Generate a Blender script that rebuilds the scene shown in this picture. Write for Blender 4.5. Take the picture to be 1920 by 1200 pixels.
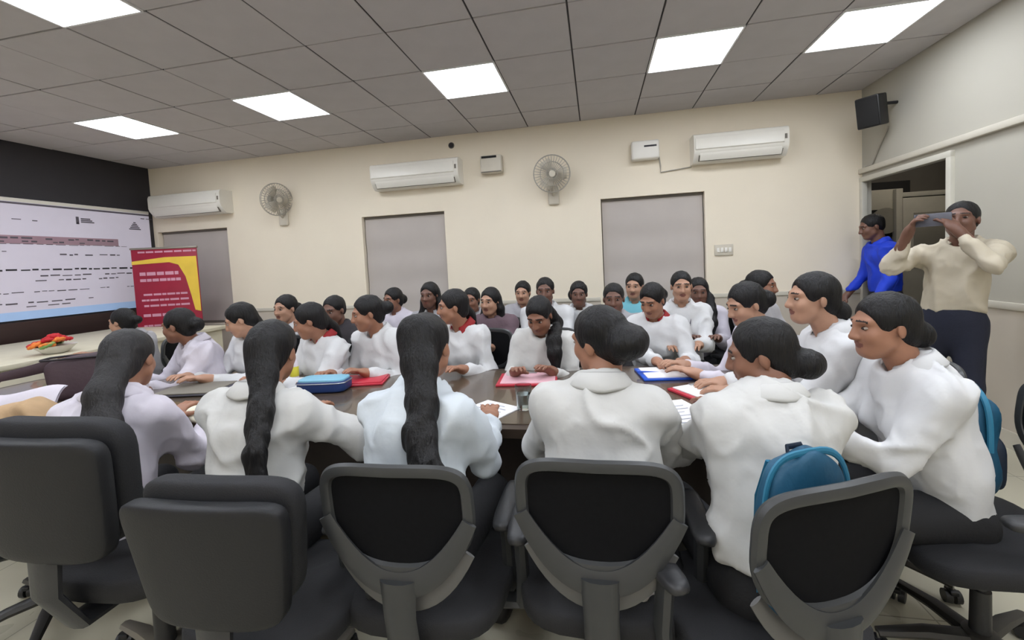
import bpy, bmesh, math, random
import numpy as np
from mathutils import Matrix, Vector, Euler

for o in list(bpy.data.objects): bpy.data.objects.remove(o)
SC = bpy.context.scene
COL = SC.collection
random.seed(4); RNG = np.random.default_rng(4)
PI = math.pi
def R(d): return d * PI / 180

# ------------------------------------------------------------------ camera
CAM_Z = 1.42
F_PX, CY, YAW, PITCH, ROLL = 802.87, 535.74, 0.1957, 0.0546, -0.0497
fw = Vector((-math.sin(YAW)*math.cos(PITCH), math.cos(YAW)*math.cos(PITCH), -math.sin(PITCH)))
rt = Vector((math.cos(YAW), math.sin(YAW), 0)); up = rt.cross(fw)
r2 = math.cos(ROLL)*rt + math.sin(ROLL)*up; u2 = -math.sin(ROLL)*rt + math.cos(ROLL)*up
cd = bpy.data.cameras.new('camera'); cam = bpy.data.objects.new('camera', cd); COL.objects.link(cam)
cd.sensor_width = 36; cd.lens = 36*F_PX/1920; cd.shift_y = -(600-CY)/1920; cd.clip_start = 0.05
M = Matrix.Identity(4)
for i, c in enumerate((r2, u2, -fw)):
    for j in range(3): M[j][i] = c[j]
M.translation = (0, 0, CAM_Z); cam.matrix_world = M
SC.camera = cam
# ------------------------------------------------------------------ world / exposure
W = bpy.data.worlds.new('world'); SC.world = W; W.use_nodes = True
W.node_tree.nodes['Background'].inputs[0].default_value = (0.75, 0.8, 0.9, 1)
W.node_tree.nodes['Background'].inputs[1].default_value = 0.15
vs = SC.view_settings
vs.view_transform = 'Standard'; vs.look = 'None'; vs.gamma = 1.0; vs.exposure = 0.0
vs.use_curve_mapping = False
PANEL_STRENGTH = 16.5

# ------------------------------------------------------------------ materials
def lin(c):
    return tuple(((v/255)/12.92 if v/255 <= .04045 else ((v/255+.055)/1.055)**2.4) for v in c)
MATS = {}
def mat(name, rgb, rough=.6, metal=0, var=.06, vscale=6, bump=0, bscale=60, emit=0, alpha=1, coat=0, stretch=None, spec=.5, trans=0):
    m = bpy.data.materials.new(name); m.use_nodes = True
    nt = m.node_tree; b = nt.nodes['Principled BSDF']
    c = lin(rgb)
    b.inputs['Roughness'].default_value = rough; b.inputs['Metallic'].default_value = metal
    b.inputs['Alpha'].default_value = alpha; b.inputs['Coat Weight'].default_value = coat
    b.inputs['Specular IOR Level'].default_value = spec
    b.inputs['Transmission Weight'].default_value = trans
    tc = nt.nodes.new('ShaderNodeTexCoord'); mp = nt.nodes.new('ShaderNodeMapping')
    nt.links.new(tc.outputs['Object'], mp.inputs[0])
    if stretch: mp.inputs['Scale'].default_value = stretch
    n = nt.nodes.new('ShaderNodeTexNoise'); n.inputs['Scale'].default_value = vscale; n.inputs['Detail'].default_value = 4
    nt.links.new(mp.outputs[0], n.inputs['Vector'])
    rp = nt.nodes.new('ShaderNodeValToRGB')
    rp.color_ramp.elements[0].position = .3; rp.color_ramp.elements[1].position = .7
    rp.color_ramp.elements[0].color = tuple(max(0, v*(1-var)) for v in c) + (1,)
    rp.color_ramp.elements[1].color = tuple(min(1, v*(1+var)) for v in c) + (1,)
    nt.links.new(n.outputs['Fac'], rp.inputs[0]); nt.links.new(rp.outputs[0], b.inputs['Base Color'])
    if bump:
        n2 = nt.nodes.new('ShaderNodeTexNoise'); n2.inputs['Scale'].default_value = bscale; n2.inputs['Detail'].default_value = 3
        nt.links.new(mp.outputs[0], n2.inputs['Vector'])
        bp = nt.nodes.new('ShaderNodeBump'); bp.inputs['Strength'].default_value = bump; bp.inputs['Distance'].default_value = .01
        nt.links.new(n2.outputs['Fac'], bp.inputs['Height']); nt.links.new(bp.outputs[0], b.inputs['Normal'])
    if emit:
        b.inputs['Emission Color'].default_value = c + (1,); b.inputs['Emission Strength'].default_value = emit
    MATS[name] = m
    return m
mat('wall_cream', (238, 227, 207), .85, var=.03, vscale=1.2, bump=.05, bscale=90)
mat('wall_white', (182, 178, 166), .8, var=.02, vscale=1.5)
mat('wall_dado', (196, 186, 172), .8, var=.04, vscale=2)
mat('trim', (206, 200, 186), .6, var=.02)
mat('ceiling_gap', (62, 60, 60), .9)
mat('ceiling_tile', (192, 188, 189), .9, var=.03, vscale=5, bump=.1, bscale=200)
mat('tbar', (120, 116, 114), .6)
mat('panel_rim', (235, 235, 235), .4)
mat('dark_panel', (48, 46, 50), .7, var=.05)
mat('dark_wood', (52, 36, 34), .5, var=.15, vscale=3, stretch=(1, .3, 8))
mat('desk_cream', (205, 198, 176), .6, var=.05)
mat('screen_white', (190, 185, 198), .6, var=.02, emit=.34)
mat('screen_blue', (150, 178, 215), .6, var=.04, emit=.34)
mat('print_grey', (92, 86, 96), .7); mat('print_pink', (168, 138, 150), .7); mat('print_black', (40, 38, 44), .7)
mat('standee_red', (150, 18, 50), .45, var=.08); mat('standee_yellow', (232, 196, 70), .45); mat('standee_text', (206, 150, 170), .5)
mat('blind_grey', (188, 180, 174), .85, var=.03, vscale=3); mat('shadow_rail', (112, 106, 98), .7)
mat('ac_white', (232, 228, 218), .35, var=.01); mat('ac_vent', (120, 114, 104), .6)
mat('plastic_white', (236, 232, 224), .4, var=.01); mat('plastic_black', (30, 30, 32), .45, var=.1)
mat('fan_grey', (168, 162, 150), .5); mat('fan_cream', (206, 198, 182), .5)
mat('dark_gap', (25, 24, 24), .8)
# glossy cream floor of large tiles with faint joints
def floor_mat():
    m = bpy.data.materials.new('floor_tile'); m.use_nodes = True; nt = m.node_tree; b = nt.nodes['Principled BSDF']
    tc = nt.nodes.new('ShaderNodeTexCoord'); br = nt.nodes.new('ShaderNodeTexBrick')
    br.offset = 0; br.inputs['Scale'].default_value = 1
    for k, v in (('Brick Width', .6), ('Row Height', .6), ('Mortar Size', .003)): br.inputs[k].default_value = v
    br.inputs['Color1'].default_value = lin((186, 180, 160)) + (1,); br.inputs['Color2'].default_value = lin((182, 177, 158)) + (1,)
    br.inputs['Mortar'].default_value = lin((140, 134, 118)) + (1,)
    nt.links.new(tc.outputs['Object'], br.inputs['Vector'])
    nt.links.new(br.outputs['Color'], b.inputs['Base Color'])
    n = nt.nodes.new('ShaderNodeTexNoise'); n.inputs['Scale'].default_value = 3
    mr = nt.nodes.new('ShaderNodeMapRange'); mr.inputs['To Min'].default_value = .22; mr.inputs['To Max'].default_value = .38
    nt.links.new(tc.outputs['Object'], n.inputs['Vector']); nt.links.new(n.outputs['Fac'], mr.inputs[0]); nt.links.new(mr.outputs[0], b.inputs['Roughness'])
    MATS['floor_tile'] = m
floor_mat()
def emit_mat(name, rgb, s):
    m = bpy.data.materials.new(name); m.use_nodes = True; b = m.node_tree.nodes['Principled BSDF']
    b.inputs['Base Color'].default_value = (.8, .8, .8, 1)
    b.inputs['Emission Color'].default_value = lin(rgb) + (1,); b.inputs['Emission Strength'].default_value = s
    MATS[name] = m
emit_mat('panel_light', (240, 246, 255), PANEL_STRENGTH)
mat('table_wood', (84, 72, 60), .22, var=.18, vscale=4, stretch=(.5, 6, 6), coat=.3)
mat('table_edge', (58, 46, 38), .35, var=.15, vscale=5)
mat('table_panel', (54, 44, 40), .5, var=.15, vscale=3)
mat('chair_plastic', (46, 46, 48), .42, var=.08, bump=.05, bscale=150)
mat('chair_shell', (34, 34, 36), .5, spec=.3, var=.06, bump=.08, bscale=220)
mat('chair_fabric', (30, 30, 33), .8, var=.1, bump=.2, bscale=300)
mat('chair_mesh', (16, 16, 18), .9, spec=.15, var=.15, vscale=80, alpha=.97)
mat('chair_frame', (54, 55, 56), .4, var=.06)
mat('chair_base', (44, 42, 40), .4, var=.1); mat('chair_base_silver', (150, 144, 134), .35, metal=.5)
mat('chair_base_grey', (92, 91, 90), .45)
mat('metal', (170, 170, 172), .3, metal=1)
for nm, c in dict(skin_a=(158, 112, 88), skin_b=(136, 94, 74), skin_c=(176, 134, 110), skin_d=(112, 78, 64)).items():
    mat(nm, c, .5, var=.06, vscale=14)
mat('lip', (124, 78, 68), .45); mat('brow', (38, 28, 25), .7); mat('eye_white', (150, 136, 126), .4); mat('iris', (26, 17, 13), .2)
mat('hair', (15, 13, 14), .5, spec=.35, var=.35, vscale=10, bump=.6, bscale=55, stretch=(3, 3, .35))
mat('hair_soft', (26, 23, 24), .55, var=.35, vscale=10, bump=.6, bscale=55, stretch=(3, 3, .35))
mat('shirt_white', (208, 208, 209), .8, var=.02, bump=.35, bscale=16)
mat('shirt_cool', (206, 213, 219), .8, var=.03, bump=.35, bscale=18)
mat('shirt_warm', (200, 199, 196), .8, var=.02, bump=.35, bscale=15)
mat('shirt_lilac', (206, 200, 210), .8, var=.03, bump=.2, bscale=18)
mat('shirt_cream', (198, 188, 168), .8, var=.03, bump=.25, bscale=15)
mat('shirt_blue', (22, 62, 205), .7, var=.1, bump=.25, bscale=15)
mat('shirt_mauve', (104, 84, 92), .85, var=.08, bump=.2); mat('shirt_dark', (52, 48, 52), .85, var=.1, bump=.2)
mat('shirt_teal', (120, 190, 205), .8); mat('shirt_grey', (168, 166, 170), .85, bump=.2)
mat('trouser_navy', (26, 30, 48), .8, var=.1, bump=.2); mat('trouser_black', (24, 24, 27), .8, var=.1, bump=.2)
mat('collar_red', (150, 24, 30), .7); mat('shoe', (30, 28, 28), .5)
mat('tan_cloth', (178, 148, 112), .85, var=.12, vscale=10, bump=.4, bscale=20)
mat('bag_maroon', (66, 48, 56), .6, var=.12, bump=.15); mat('bag_trim', (34, 26, 32), .5)
mat('bag_teal', (22, 76, 104), .6, var=.25, bump=.5, bscale=18); mat('bag_teal_light', (44, 118, 150), .55); mat('bag_navy', (20, 34, 52), .65)
mat('paper', (238, 236, 236), .7, var=.02); mat('paper_line', (168, 172, 190), .7)
mat('folder_red', (186, 44, 62), .4); mat('folder_pink', (226, 178, 188), .5); mat('folder_blue', (26, 84, 196), .35); mat('case_blue', (30, 56, 110), .45); mat('case_light', (120, 176, 200), .45)
mat('cushion_cream', (232, 226, 204), .6)
mat('yellow_label', (222, 212, 70), .5); mat('bottle_white', (226, 218, 226), .4); mat('cap_purple', (92, 56, 110), .4)
mat('phone_black', (26, 26, 30), .2); mat('phone_grey', (90, 90, 100), .3)
mat('flower_red', (196, 30, 40), .6); mat('flower_orange', (232, 130, 50), .6); mat('leaf_green', (120, 160, 90), .6); mat('wrap', (225, 222, 215), .5)
mat('skin_bag', (190, 186, 176), .6)
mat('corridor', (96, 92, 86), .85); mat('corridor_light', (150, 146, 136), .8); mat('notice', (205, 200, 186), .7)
mat('door_white', (198, 194, 182), .55); mat('gold_clip', (190, 168, 120), .4)
def glass_mat():
    m = mat('glass', (225, 232, 234), .06, var=0, trans=1.0); m.node_tree.nodes['Principled BSDF'].inputs['IOR'].default_value = 1.25; return m
glass_mat()

# ------------------------------------------------------------------ mesh helpers
class MB:
    def __init__(s): s.v = []; s.f = []; s.m = []; s.mats = []
    def mi(s, m):
        if m not in s.mats: s.mats.append(m)
        return s.mats.index(m)
    def add(s, v, f, m, T=None):
        b = len(s.v)
        if T is not None: v = [tuple(T @ Vector(p)) for p in v]
        s.v += [tuple(p) for p in v]; s.f += [tuple(i + b for i in q) for q in f]
        k = s.mi(m); s.m += [k]*len(f)
        return s
    def box(s, c, d, m, bev=0, seg=2, T=None):
        bm = bmesh.new(); bmesh.ops.create_cube(bm, size=1)
        for v in bm.verts: v.co = Vector((v.co.x*d[0], v.co.y*d[1], v.co.z*d[2]))
        if bev: bmesh.ops.bevel(bm, geom=bm.edges[:], offset=bev, segments=seg, affect='EDGES', profile=.5)
        bm.verts.index_update()
        v = [tuple(x.co + Vector(c)) for x in bm.verts]; f = [tuple(q.index for q in p.verts) for p in bm.faces]; bm.free()
        return s.add(v, f, m, T)
    def cyl(s, a, b, ra, rb, m, n=16, cap=True, T=None):
        a = Vector(a); b = Vector(b); d = (b-a).normalized()
        x = d.orthogonal().normalized(); y = d.cross(x); v = []; f = []
        for p, r in ((a, ra), (b, rb)):
            for i in range(n):
                t = 2*PI*i/n; v.append(tuple(p + x*math.cos(t)*r + y*math.sin(t)*r))
        for i in range(n): f.append((i, (i+1) % n, n+(i+1) % n, n+i))
        if cap: f += [tuple(range(n))[::-1], tuple(range(n, 2*n))]
        return s.add(v, f, m, T)
    def tube(s, pts, r, m, n=10, closed=False, flat=1.0, nrm=None, T=None):
        P = [Vector(p) for p in pts]; k = len(P); v = []; f = []
        rr = r if isinstance(r, (list, tuple)) else [r]*k
        prev = None
        for i in range(k):
            if closed: t = P[(i+1) % k] - P[i-1]
            else: t = P[min(i+1, k-1)] - P[max(i-1, 0)]
            t.normalize()
            if nrm is not None: x = Vector(nrm)
            else: x = prev if prev is not None else t.orthogonal()
            x = (x - t*x.dot(t)).normalized(); prev = x; y = t.cross(x)
            for j in range(n):
                a = 2*PI*j/n; v.append(tuple(P[i] + x*math.cos(a)*rr[i]*flat + y*math.sin(a)*rr[i]))
        for i in range(k if closed else k-1):
            i2 = (i+1) % k
            for j in range(n): f.append((i*n+j, i*n+(j+1) % n, i2*n+(j+1) % n, i2*n+j))
        if not closed: f += [tuple(range(n))[::-1], tuple(range((k-1)*n, k*n))]
        return s.add(v, f, m, T)
    def lathe(s, prof, m, c=(0, 0, 0), n=24, T=None):
        v = []; f = []
        for r, z in prof:
            for i in range(n): v.append((c[0]+r*math.cos(2*PI*i/n), c[1]+r*math.sin(2*PI*i/n), c[2]+z))
        for k in range(len(prof)-1):
            for i in range(n): f.append((k*n+i, k*n+(i+1) % n, (k+1)*n+(i+1) % n, (k+1)*n+i))
        f += [tuple(range(n))[::-1], tuple(range((len(prof)-1)*n, len(prof)*n))]
        return s.add(v, f, m, T)
    def prism(s, poly, axis, a, b, m, T=None):
        # poly 2D points extruded along axis from a to b
        n = len(poly); v = []
        for t in (a, b):
            for p, q in poly: v.append({'x': (t, p, q), 'y': (p, t, q), 'z': (p, q, t)}[axis])
        f = [tuple(range(n))[::-1], tuple(range(n, 2*n))] + [(i, (i+1) % n, n+(i+1) % n, n+i) for i in range(n)]
        return s.add(v, f, m, T)
    def mesh(s, name, smooth=None):
        me = bpy.data.meshes.new(name); me.from_pydata(s.v, [], s.f)
        for k in s.mats: me.materials.append(MATS[k])
        me.polygons.foreach_set('material_index', s.m)
        bm = bmesh.new(); bm.from_mesh(me); bmesh.ops.recalc_face_normals(bm, faces=bm.faces); bm.to_mesh(me); bm.free()
        if smooth:
            me.polygons.foreach_set('use_smooth', [True]*len(me.polygons))
            if smooth is not True: me.set_sharp_from_angle(angle=R(smooth))
        me.update(); return me
    def build(s, name, parent=None, loc=None, rz=0, smooth=40):
        return link(name, s.mesh(name, smooth), parent, loc, rz)
def link(name, me, parent=None, loc=None, rz=0):
    o = bpy.data.objects.new(name, me); COL.objects.link(o)
    if parent is not None: o.parent = parent
    if loc is not None: o.location = loc
    if rz: o.rotation_euler.z = rz
    return o
def tag(o, label=None, cat=None, group=None, kind=None):
    if label: o['label'] = label
    if cat: o['category'] = cat
    if group: o['group'] = group
    if kind: o['kind'] = kind
    return o
def empty(name, loc, rz=0, label=None, cat=None, group=None):
    o = bpy.data.objects.new(name, None); COL.objects.link(o); o.location = loc; o.rotation_euler = (0, 0, rz); o.empty_display_size = .1
    return tag(o, label, cat, group)
def structure(o): o['kind'] = 'structure'; return o
def copy_tree(o, parent=None):
    c = o.copy(); COL.objects.link(c); c.parent = parent
    for ch in list(o.children): copy_tree(ch, c)
    return c

# ------------------------------------------------------------------ the room
XL, XR, YF, YB, ZC = -6.15, 2.70, 5.04, -2.6, 2.98
structure(MB().box(((XL+XR)/2, (YF+YB)/2, -.05), (XR-XL+.4, YF-YB+.4, .1), 'floor_tile').build('floor'))
# far wall with three window recesses
REC = [(-6.08, -4.93), (-2.91, -1.80), (.08, 1.19)]; RZ0, RZ1 = .78, 2.11
w = MB(); xs = [XL-.2]
for a, b in REC: xs += [a, b]
xs.append(XR)
for i in range(0, len(xs), 2): w.box(((xs[i]+xs[i+1])/2, YF+.1, ZC/2+.02), (xs[i+1]-xs[i], .2, ZC+.04), 'wall_cream')
for a, b in REC:
    w.box(((a+b)/2, YF+.1, (RZ1+ZC)/2), (b-a, .2, ZC-RZ1+.04), 'wall_cream')
    w.box(((a+b)/2, YF+.1, RZ0/2), (b-a, .2, RZ0), 'wall_dado')
    w.box(((a+b)/2, YF+.17, (RZ0+RZ1)/2), (b-a, .04, RZ1-RZ0), 'wall_cream')
structure(w.build('wall_far', smooth=None))
d = MB()
for a, b in ((-4.9, -2.95), (-1.76, .04), (1.23, XR-.006)): d.box(((a+b)/2, YF-.004, .46), (b-a, .008, .92), 'wall_dado')
structure(d.build('trim_1', smooth=None))
d = MB()
for a, b in ((-4.9, -2.95), (-1.76, .04), (1.23, XR-.03)): d.box(((a+b)/2, YF-.010, .945), (b-a, .022, .045), 'trim', .006)
structure(d.build('trim_2'))
# right wall with the doorway next to the corner
DY0, DY1, DZ = 3.93, 5.0, 2.06
w = MB(); T = .06; HC = ZC+.04
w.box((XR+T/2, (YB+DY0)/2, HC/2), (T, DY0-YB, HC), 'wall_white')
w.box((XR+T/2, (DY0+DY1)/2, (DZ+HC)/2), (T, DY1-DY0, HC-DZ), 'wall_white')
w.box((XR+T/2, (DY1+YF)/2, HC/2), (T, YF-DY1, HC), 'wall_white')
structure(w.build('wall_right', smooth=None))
structure(MB().box((XR-.02, (YB+YF)/2, 2.165), (.04, YF-YB, .05), 'trim', .008).build('trim_3'))
structure(MB().box((XR-.012, (YB+DY0-.08)/2, .965), (.024, DY0-.08-YB, .05), 'trim', .008).build('trim_4'))
structure(MB().box((XR-.004, (YB+DY0-.08)/2, .47), (.008, DY0-.08-YB, .94), 'wall_dado').build('trim_5', smooth=None))
df = MB()
for y in (DY0-.02, DY1+.012): df.box((XR-.005, y, DZ/2), (.05, .05, DZ), 'door_white', .006)
df.box((XR-.005, (DY0+DY1)/2, DZ+.02), (.05, DY1-DY0+.09, .05), 'door_white', .006)
structure(df.build('trim_6'))
structure(MB().box((XR-.008, (YB+DY0-.1)/2, .06), (.016, DY0-.1-YB, .12), 'trim').build('baseboard_right', smooth=None))
# left wall and back wall
structure(MB().box((XL-.07, (YB+YF)/2, ZC/2+.02), (.14, YF-YB, ZC+.04), 'dark_panel').build('wall_left', smooth=None))
structure(MB().box(((XL+XR)/2, YB-.07, ZC/2+.02), (XR-XL+.3, .14, ZC+.04), 'wall_cream').build('wall_back', smooth=None))
# ceiling: dark plenum slab, tiles as separate pieces, thin tee bars
ceil = structure(MB().box(((XL+XR)/2, (YF+YB)/2, ZC+.06), (XR-XL+.4, YF-YB+.4, .08), 'ceiling_gap').build('ceiling', smooth=None))
TX, TY, S = -.115, 2.13, .6
LIGHTS = [(-8, 2), (-5, 2), (-2, 2), (1, 2), (3, 2)] + [(k, r) for r in (-1, -4, -7) for k in (-8, -5, -2, 1, 3)]
tile_cache = {}
def tile_mesh(dx, dy):
    key = (round(dx, 3), round(dy, 3))
    if key not in tile_cache:
        tile_cache[key] = MB().box((0, 0, .008), (dx-.012, dy-.012, .016), 'ceiling_tile', .002, 1).mesh('tile', 40)
    return tile_cache[key]
for k in range(-11, 6):
    for r in range(-9, 6):
        x0, x1 = max(TX+S*k, XL), min(TX+S*(k+1), XR); y0, y1 = max(TY+S*r, YB), min(TY+S*(r+1), YF)
        if x1-x0 < .04 or y1-y0 < .04 or (k, r) in LIGHTS: continue
        t = link('tile', tile_mesh(x1-x0, y1-y0), ceil, ((x0+x1)/2, (y0+y1)/2, ZC + .0015*((k*7+r*5) % 3)))
tb = MB()
for k in range(-10, 6):
    x = TX+S*k
    if XL < x < XR: tb.box((x, (YB+YF)/2, ZC+.012), (.010, YF-YB, .012), 'ceiling_gap')
structure(tb.build('trim_7', smooth=None))
LNAMES = {(-8, 2): 'square led ceiling panel above the projection screen corner, leftmost of the row', (-5, 2): 'square led ceiling panel second from the left in the far row',
 (-2, 2): 'square led ceiling panel in the middle, above the middle air conditioner', (1, 2): 'square led ceiling panel left of the rightmost one, above the right air conditioner',
 (3, 2): 'square led ceiling panel at the far right, nearest the black speaker', (-5, -1): 'large bright led ceiling panel cut off by the top left edge'}
fr_me = None
for k, r in LIGHTS:
    x, y = TX+S*(k+.5), TY+S*(r+.5)
    e = empty('ceiling_light', (x, y, ZC), 0, LNAMES.get((k, r), 'square led ceiling panel behind the viewer'), 'ceiling light', 'square led ceiling panels')
    if fr_me is None:
        m = MB()
        for a, b, c, d_ in ((0, .292, .584, .014), (0, -.292, .584, .014), (.292, 0, .014, .584), (-.292, 0, .014, .584)): m.box((a, b, .004), (c, d_, .022), 'panel_rim')
        fr_me = m.mesh('frame'); di_me = MB().box((0, 0, .006), (.57, .57, .01), 'panel_light').mesh('diffuser')
    link('frame', fr_me, e); link('diffuser', di_me, e)
# windows with grey roller blinds
BL = ['wide grey roller blind in the corner recess behind the red standee', 'grey roller blind in the recess below the middle air conditioner', 'grey roller blind in the recess left of the wall switch, below the right air conditioner']
for i, (a, b) in enumerate(REC):
    e = empty('roller_blind', ((a+b)/2, YF+.06, RZ0), 0, BL[i], 'blind', 'grey roller blinds')
    m = MB(); n = 24; wd = b-a-.02; H = RZ1-RZ0
    v = []; f = []
    for j in range(n+1):
        z = .02 + (H-.05)*j/n
        for x in (-wd/2, 0, wd/2): v.append((x, .006*math.sin(j*.9), z))
    for j in range(n):
        for q in range(2): f.append((j*3+q, j*3+q+1, j*3+q+4, j*3+q+3))
    m.add(v, f, 'blind_grey'); fb = m.build('fabric', e, smooth=True)
    MB().cyl((-wd/2, .012, H-.03), (wd/2, .012, H-.03), .022, .022, 'shadow_rail', 12).build('head_rail', e)  # dark rail colour stands in for the shade at the recess top
    MB().box((0, 0, .018), (wd, .02, .03), 'shadow_rail', .006).build('bottom_bar', e)
    structure(MB().box(((a+b)/2, YF-.015, RZ0-.02), (b-a+.1, .07, .03), 'trim', .008).build('window_%d' % (i+1)))
# corridor beyond the doorway
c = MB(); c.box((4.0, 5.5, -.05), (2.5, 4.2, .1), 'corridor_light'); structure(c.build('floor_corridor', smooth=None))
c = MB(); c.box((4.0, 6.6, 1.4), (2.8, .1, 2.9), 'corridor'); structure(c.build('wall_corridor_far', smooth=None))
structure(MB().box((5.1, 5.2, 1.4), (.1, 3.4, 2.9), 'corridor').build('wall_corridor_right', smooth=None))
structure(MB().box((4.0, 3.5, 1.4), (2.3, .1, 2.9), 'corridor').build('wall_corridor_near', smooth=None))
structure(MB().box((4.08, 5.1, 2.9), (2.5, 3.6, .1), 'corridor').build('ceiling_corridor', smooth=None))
e = empty('corridor_light', (3.9, 5.6, 2.85), 0, 'added fill lamp, out of view, on the corridor ceiling beyond the doorway', 'ceiling light')  # added lamp, out of view, to brighten the dark corridor
emit_mat('corridor_fill_glow', (255, 244, 226), 9.0)
MB().box((0, 0, -.015), (.5, .5, .03), 'panel_rim', .005).build('frame', e); MB().box((0, 0, -.034), (.46, .46, .008), 'corridor_fill_glow').build('diffuser', e)
e = empty('notice_board', (3.74, 6.53, 1.6), 0, 'pale rectangular notice board seen through the open doorway', 'board')
MB().box((0, 0, .40), (.44, .02, .26), 'notice', .005).build('sheet', e)
MB().lathe([(.001, 0), (.17, 0), (.17, .02), (.001, .02)], 'corridor_light', T=Matrix.Translation((.02, 0, .12)) @ Matrix.Rotation(R(90), 4, 'X')).build('round_plaque', e)
MB().box((0, .012, .27), (.62, .015, .72), 'dark_gap', .005).build('backing', e)
e = empty('door_leaf', (4.28, 6.50, 0), 0, 'off-white inner door beyond the doorway, behind the photographing person', 'door')
MB().box((0, 0, 1.0), (.70, .05, 2.0), 'door_white', .006).build('leaf', e)
MB().box((0, -.03, 1.45), (.46, .015, .7), 'corridor_light', .004).build('panel', e)
MB().box((-.40, 0, 1.06), (.07, .09, 2.12), 'door_white', .006).build('jamb', e)
MB().box((0, 0, 2.04), (.76, .07, .06), 'door_white', .006).build('head', e)
# ------------------------------------------------------------------ left wall: projection screen, dark band, head desk, standee
SX = XL+.012
e = empty('projection_screen', (SX, 0, 0), 0, 'wide pale screen with blurred slide text on the dark left wall', 'screen')
SY0, SY1, SZ0, SZ1 = .2, 4.97, 1.06, 2.38
MB().box((0, (SY0+SY1)/2, (SZ0+SZ1)/2), (.02, SY1-SY0, SZ1-SZ0), 'screen_white').build('display', e)
m = MB(); m.box((.008, (SY0+SY1)/2, SZ1-.02), (.016, SY1-SY0, .04), 'ac_white', .004); m.box((.011, (SY0+SY1)/2, SZ1-.055), (.004, SY1-SY0, .02), 'print_grey'); m.build('top_rail', e)
MB().box((.011, (SY0+SY1)/2, SZ0+.045), (.003, SY1-SY0, .09), 'screen_blue').build('blue_footer', e)
MB().box((.011, 3.62, 1.932), (.002, 1.85*1.0, .09), 'print_pink').build('title_band', e)
tx = MB()
rnd = random.Random(7)
def words(y0, y1, z, h, m, dens=.75, dark=.5):
    y = y0
    while y < y1:
        L = rnd.uniform(.03, .12)
        if rnd.random() < dens: tx.box((.0125, y+L/2, z+rnd.uniform(-.004, .004)), (.0015, L*.86, h*rnd.uniform(.6, 1)), m)
        y += L + rnd.uniform(.005, .02)
words(2.6, 4.55, 1.95, .022, 'print_grey', .8); words(2.6, 4.6, 1.912, .018, 'print_grey', .6); words(2.6, 4.6, 1.885, .006, 'print_black', .95)
words(3.9, 4.55, 1.77, .018, 'print_grey', .8); words(2.6, 3.5, 1.80, .012, 'print_grey', .25)
words(2.6, 4.7, 1.60, .022, 'print_black', .85); words(3.7, 4.7, 1.53, .016, 'print_grey', .6); words(3.65, 4.55, 1.475, .018, 'print_grey', .75)
words(2.6, 4.75, 1.355, .01, 'print_black', .9); words(3.0, 4.2, 1.24, .016, 'print_grey', .5); words(3.55, 3.95, 1.20, .016, 'print_grey', .8)
for dy, dz, w_, h_ in ((0, 0, .03, .08), (.05, .02, .10, .014), (.05, 0, .12, .014), (.05, -.02, .14, .014), (0, -.04, .03, .02)): tx.box((.0125, 4.1+dy+w_/2, 2.19+dz), (.0015, w_, h_), 'print_grey')
for i in range(5): tx.box((.0125, 4.77, 2.21-i*.022), (.0015, .03+.03*i, .014), 'print_grey')
words(3.4, 3.7, 2.15, .012, 'print_grey', .5); words(4.85, 4.93, 2.27, .014, 'print_grey', .9)
tag(tx.build('slide_text', e, smooth=None), kind='stuff')
structure(MB().box((XL+.02, (YB+YF)/2, .9), (.04, YF-YB, .28), 'dark_wood', .004).build('trim_8'))
structure(MB().box((XL+.01, (YB+YF)/2, .38), (.02, YF-YB, .76), 'wall_dado').build('trim_9', smooth=None))
e = empty('head_desk', (-5.15, 3.0, 0), 0, 'long cream head desk standing under the projection screen', 'desk')
MB().box((0, 0, .82), (1.6, 2.7, .04), 'desk_cream', .008).build('desk_top', e)
MB().box((.74, 0, .42), (.03, 2.6, .76), 'desk_cream', .005).build('front_panel', e)
for s in (-1, 1): MB().box((0, s*1.28, .40), (1.5, .03, .80), 'desk_cream', .005).build('side_panel', e)
# flowers on the desk
e = empty('flower_bouquet', (-4.55, 2.80, .84), 0, 'small red and orange flower bouquet lying on the cream head desk', 'flowers')
bm_ = MB(); bm_.lathe([(.05, 0), (.08, .01), (.12, .05), (.14, .07), (.10, .06)], 'wrap', n=14); bm_.build('wrap', e)
rnd = random.Random(3); blo = bpy.data.meshes
def blossom(cname):
    m = MB()
    for j in range(7):
        a = 2*PI*j/7; p = Vector((math.cos(a)*.03, math.sin(a)*.03, .01))
        m.lathe([(.002, -.015), (.022, -.006), (.025, .006), (.012, .016), (.002, .018)], cname, tuple(p), 8)
    m.lathe([(.002, 0), (.02, .008), (.016, .026), (.003, .03)], cname, (0, 0, .008), 8)
    return m.mesh('blossom', True)
bls = {c_: blossom(c_) for c_ in ('flower_red', 'flower_orange', 'leaf_green')}
for i in range(16):
    a = rnd.uniform(0, 2*PI); r_ = rnd.uniform(.0, .13)
    o = link('blossom', bls['flower_red' if i % 3 == 0 or i < 6 else ('flower_orange' if i % 3 == 1 else 'leaf_green')], e, (math.cos(a)*r_, math.sin(a)*r_, .07 + .06*(1-r_/.13)))
    o.rotation_euler = (rnd.uniform(-.5, .5), rnd.uniform(-.5, .5), a)
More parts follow.
